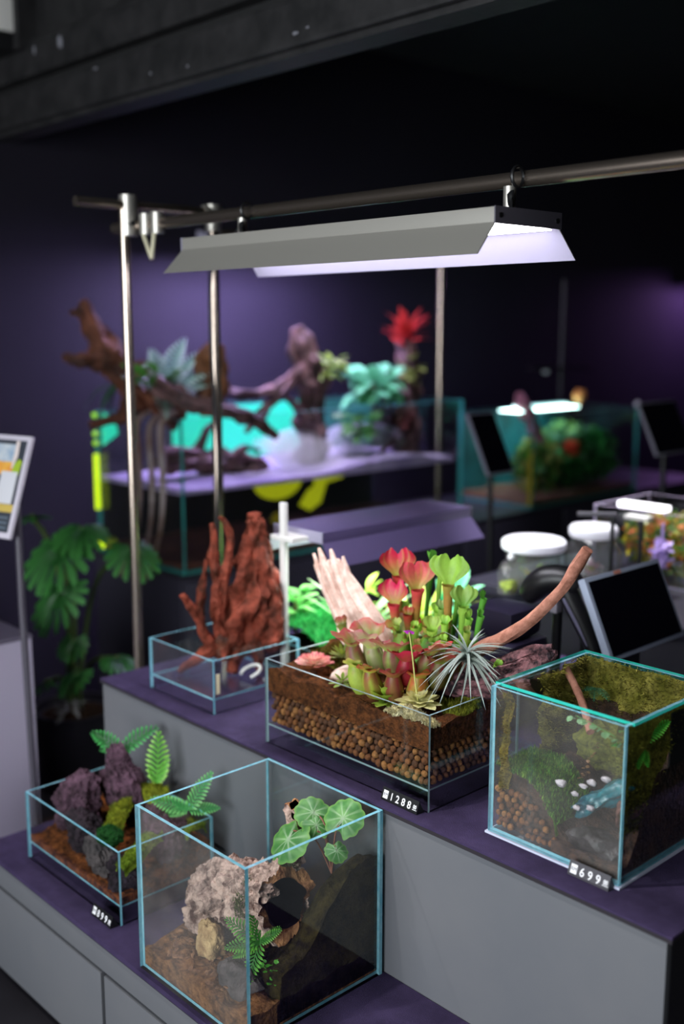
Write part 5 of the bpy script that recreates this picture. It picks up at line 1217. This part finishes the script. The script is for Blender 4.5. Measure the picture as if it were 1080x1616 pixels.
for (x, y, z, yw, pt, sc) in ((-3.22, 1.72, .95, -60, -38, 1.0), (-3.10, 1.92, .93, -20, -30, .78), (-3.20, 1.70, .80, -75, -48, .85), (-3.20, 1.74, .62, -50, -40, .45), (-3.15, 1.72, .52, -80, -35, .5), (-3.1, 1.85, .56, -10, -10, .55), (-3.3, 1.66, 1.05, 200, -10, .6), (-3.22, 1.80, 1.00, -40, -20, .8), (-3.25, 1.66, .48, 220, -30, .6)):
    link('leaf', mm, t, M=T((x+3.42, y-1.86, z-.30), rad(yw), rad(pt), 0, sc))
    obj('stem', MB().tube(spline([(random.uniform(-.03, .03), random.uniform(-.03, .03), 0), ((x+3.42)*.4, (y-1.86)*.4, (z-.3)*.75), (x+3.42, y-1.86, z-.30)], 6), .008, 7), mst, t)
t = thing('plant_pot', 'dark round plant pot holding the monstera', 'pot', (-3.42, 1.86, 0))
obj('pot', MB().lathe([(.11, .0005), (.13, .02), (.155, .28), (.16, .30), (.145, .30), (.14, .27), (.001, .268)], 30), mat('dark_pot', S(30, 28, 36), .5), t)
obj('soil', MB().lathe([(.138, .2685), (.001, .285)], 24), SOILD, t)
bush('silver_plant', 'silvery small leaved plant at the rim of the monstera pot', (-3.27, 1.76, .345), 26, .055, .012, S(110, 110, 112), S(180, 180, 180), .05, .03, 31, None, None, .7, -.3, .9)
t = thing('white_plinth', 'white display plinth at the left edge beside the low step', 'plinth', (-3.04, 1.30, 0))
WPL = mat('white_laminate', S(158, 150, 170), .5)
obj('body', MB().bbox(-.35, .12, -.40, .15, .0, .75, .004), WPL, t)
obj('top', MB().bbox(-.352, .122, -.402, .152, .7505, .762, .002), mat('plinth_top', S(90, 84, 100), .5), t)
# information sign on a post
t = thing('information_sign', 'tilted information sign with colourful photo panel on a thin post', 'sign', (-2.70, 1.29, 1.108), rad(15))
Mb = Matrix.Rotation(rad(-20), 4, 'X')
W0, H0 = .30, .288
def sp(name, x0, x1, z0, z1, d, m): return obj(name, MB().box(x0, x1, -.0004-d, -.0001-d, z0, z1), m, pp or t, M=None if pp else Mb, smooth=False)
pp = None
obj('frame', MB().bbox(-W0, 0, 0, .012, 0, H0, .003), mat('sign_frame', S(190, 184, 196), .5), t, M=Mb)
pp = sp('print_panel', -W0+.012, -.012, .016, H0-.014, .0, mat('sign_dark', S(44, 50, 60), .6))
sp('sky_picture', -W0+.012, -.048, .21, .262, .0005, mat('sign_sky', S(120, 150, 180), .6, col2=S(190, 196, 200), scale=16))
sp('orange_picture', -W0+.012, -.045, .175, .212, .001, mat('sign_orange', S(210, 120, 40), .6, col2=S(224, 170, 70), scale=20))
obj('green_picture', MB().add([(-.05, -.0016, .175), (-.02, -.0016, .175), (-.014, -.0016, .215), (-.028, -.0016, .222), (-.042, -.0016, .208)], [(0, 1, 2, 3, 4)]), mat('sign_green', S(150, 176, 40), .6), pp, smooth=False)
obj('figure_picture', MB().add([(-.052, -.0018, .19), (-.045, -.0018, .2), (-.035, -.0018, .23), (-.038, -.0018, .272), (-.052, -.0018, .272), (-.052, -.0018, .23)], [(0, 1, 2, 3, 4, 5)]), mat('sign_pale', S(214, 200, 196), .6), pp, smooth=False)
sp('white_panel', -.085, -.022, .095, .185, .0016, mat('sign_white', S(200, 200, 206), .6))
sp('yellow_band', -W0+.012, -.012, .072, .094, .0008, mat('sign_yellow', S(190, 164, 80), .6))
for k in range(3): sp('text_line', -W0+.02, -.022, .026+.014*k, .031+.014*k, .0008, mat('sign_text', S(92, 106, 120), .6))
obj('post', MB().tube([(-.03, .06, .08), (-.02, .05, -.2), (.01, .04, -1.1075)], .010, 10), mat('post_grey', S(70, 66, 76), .4), t)
obj('foot', MB().lathe([(.09, -1.1075), (.09, -1.098), (.012, -1.09)], 20, (.01, .04, 0)), BLACK, t)

# ================================================================== unseen ceiling spots added to brighten dark areas
def spot(label, loc, target, watts, col, angle, blend=.6):
    t = thing('added_spot', label, 'spotlight', loc, 0, 'added ceiling spots')
    d = (Vector(target)-Vector(loc)).normalized(); q = d.to_track_quat('-Z', 'Y').to_matrix().to_4x4()
    obj('added_spot_can', MB().lathe([(.032, .06), (.04, .055), (.04, -.05), (.036, -.05), (.036, .03), (.001, .032)], 20, cap=False), BLACK, t, M=q)
    obj('stem', MB().tube([(0, 0, .04), (0, 0, H-loc[2]-.001)], .01, 8), BLACK, t)
    l = bpy.data.lights.new('added_spot_light', 'SPOT'); l.energy = watts; l.color = col; l.spot_size = rad(angle); l.spot_blend = blend; l.shadow_soft_size = .03
    o = bpy.data.objects.new('added_spot_light', l); COL.objects.link(o); o.parent = t; o.matrix_local = q @ Matrix.Translation((0, 0, -.02))
spot('added black ceiling spot above the jars on the counter', (-2.1, 3.0, 2.95), (-1.85, 2.85, .9), 420, (.95, .95, 1), 36)
spot('added black ceiling spot above the misty paludarium', (-3.0, 2.95, 2.98), (-3.6, 3.4, 1.1), 260, (.85, .8, 1), 46)
spot('added black ceiling spot above the ferns at the left end of the paludarium', (-2.95, 2.5, 2.98), (-3.45, 2.3, 1.45), 55, (.85, .85, 1), 34)
spot('added black ceiling spot above the low step aimed at the lava rock tank', (-2.75, .25, 2.95), (-2.0, 1.3, .45), 130, (1, .98, .95), 40, 1)
spot('added black ceiling spot above the steps aimed at the moss cube', (-1.75, .45, 2.95), (-1.15, 1.6, .80), 130, (1, .98, .95), 30, 1)
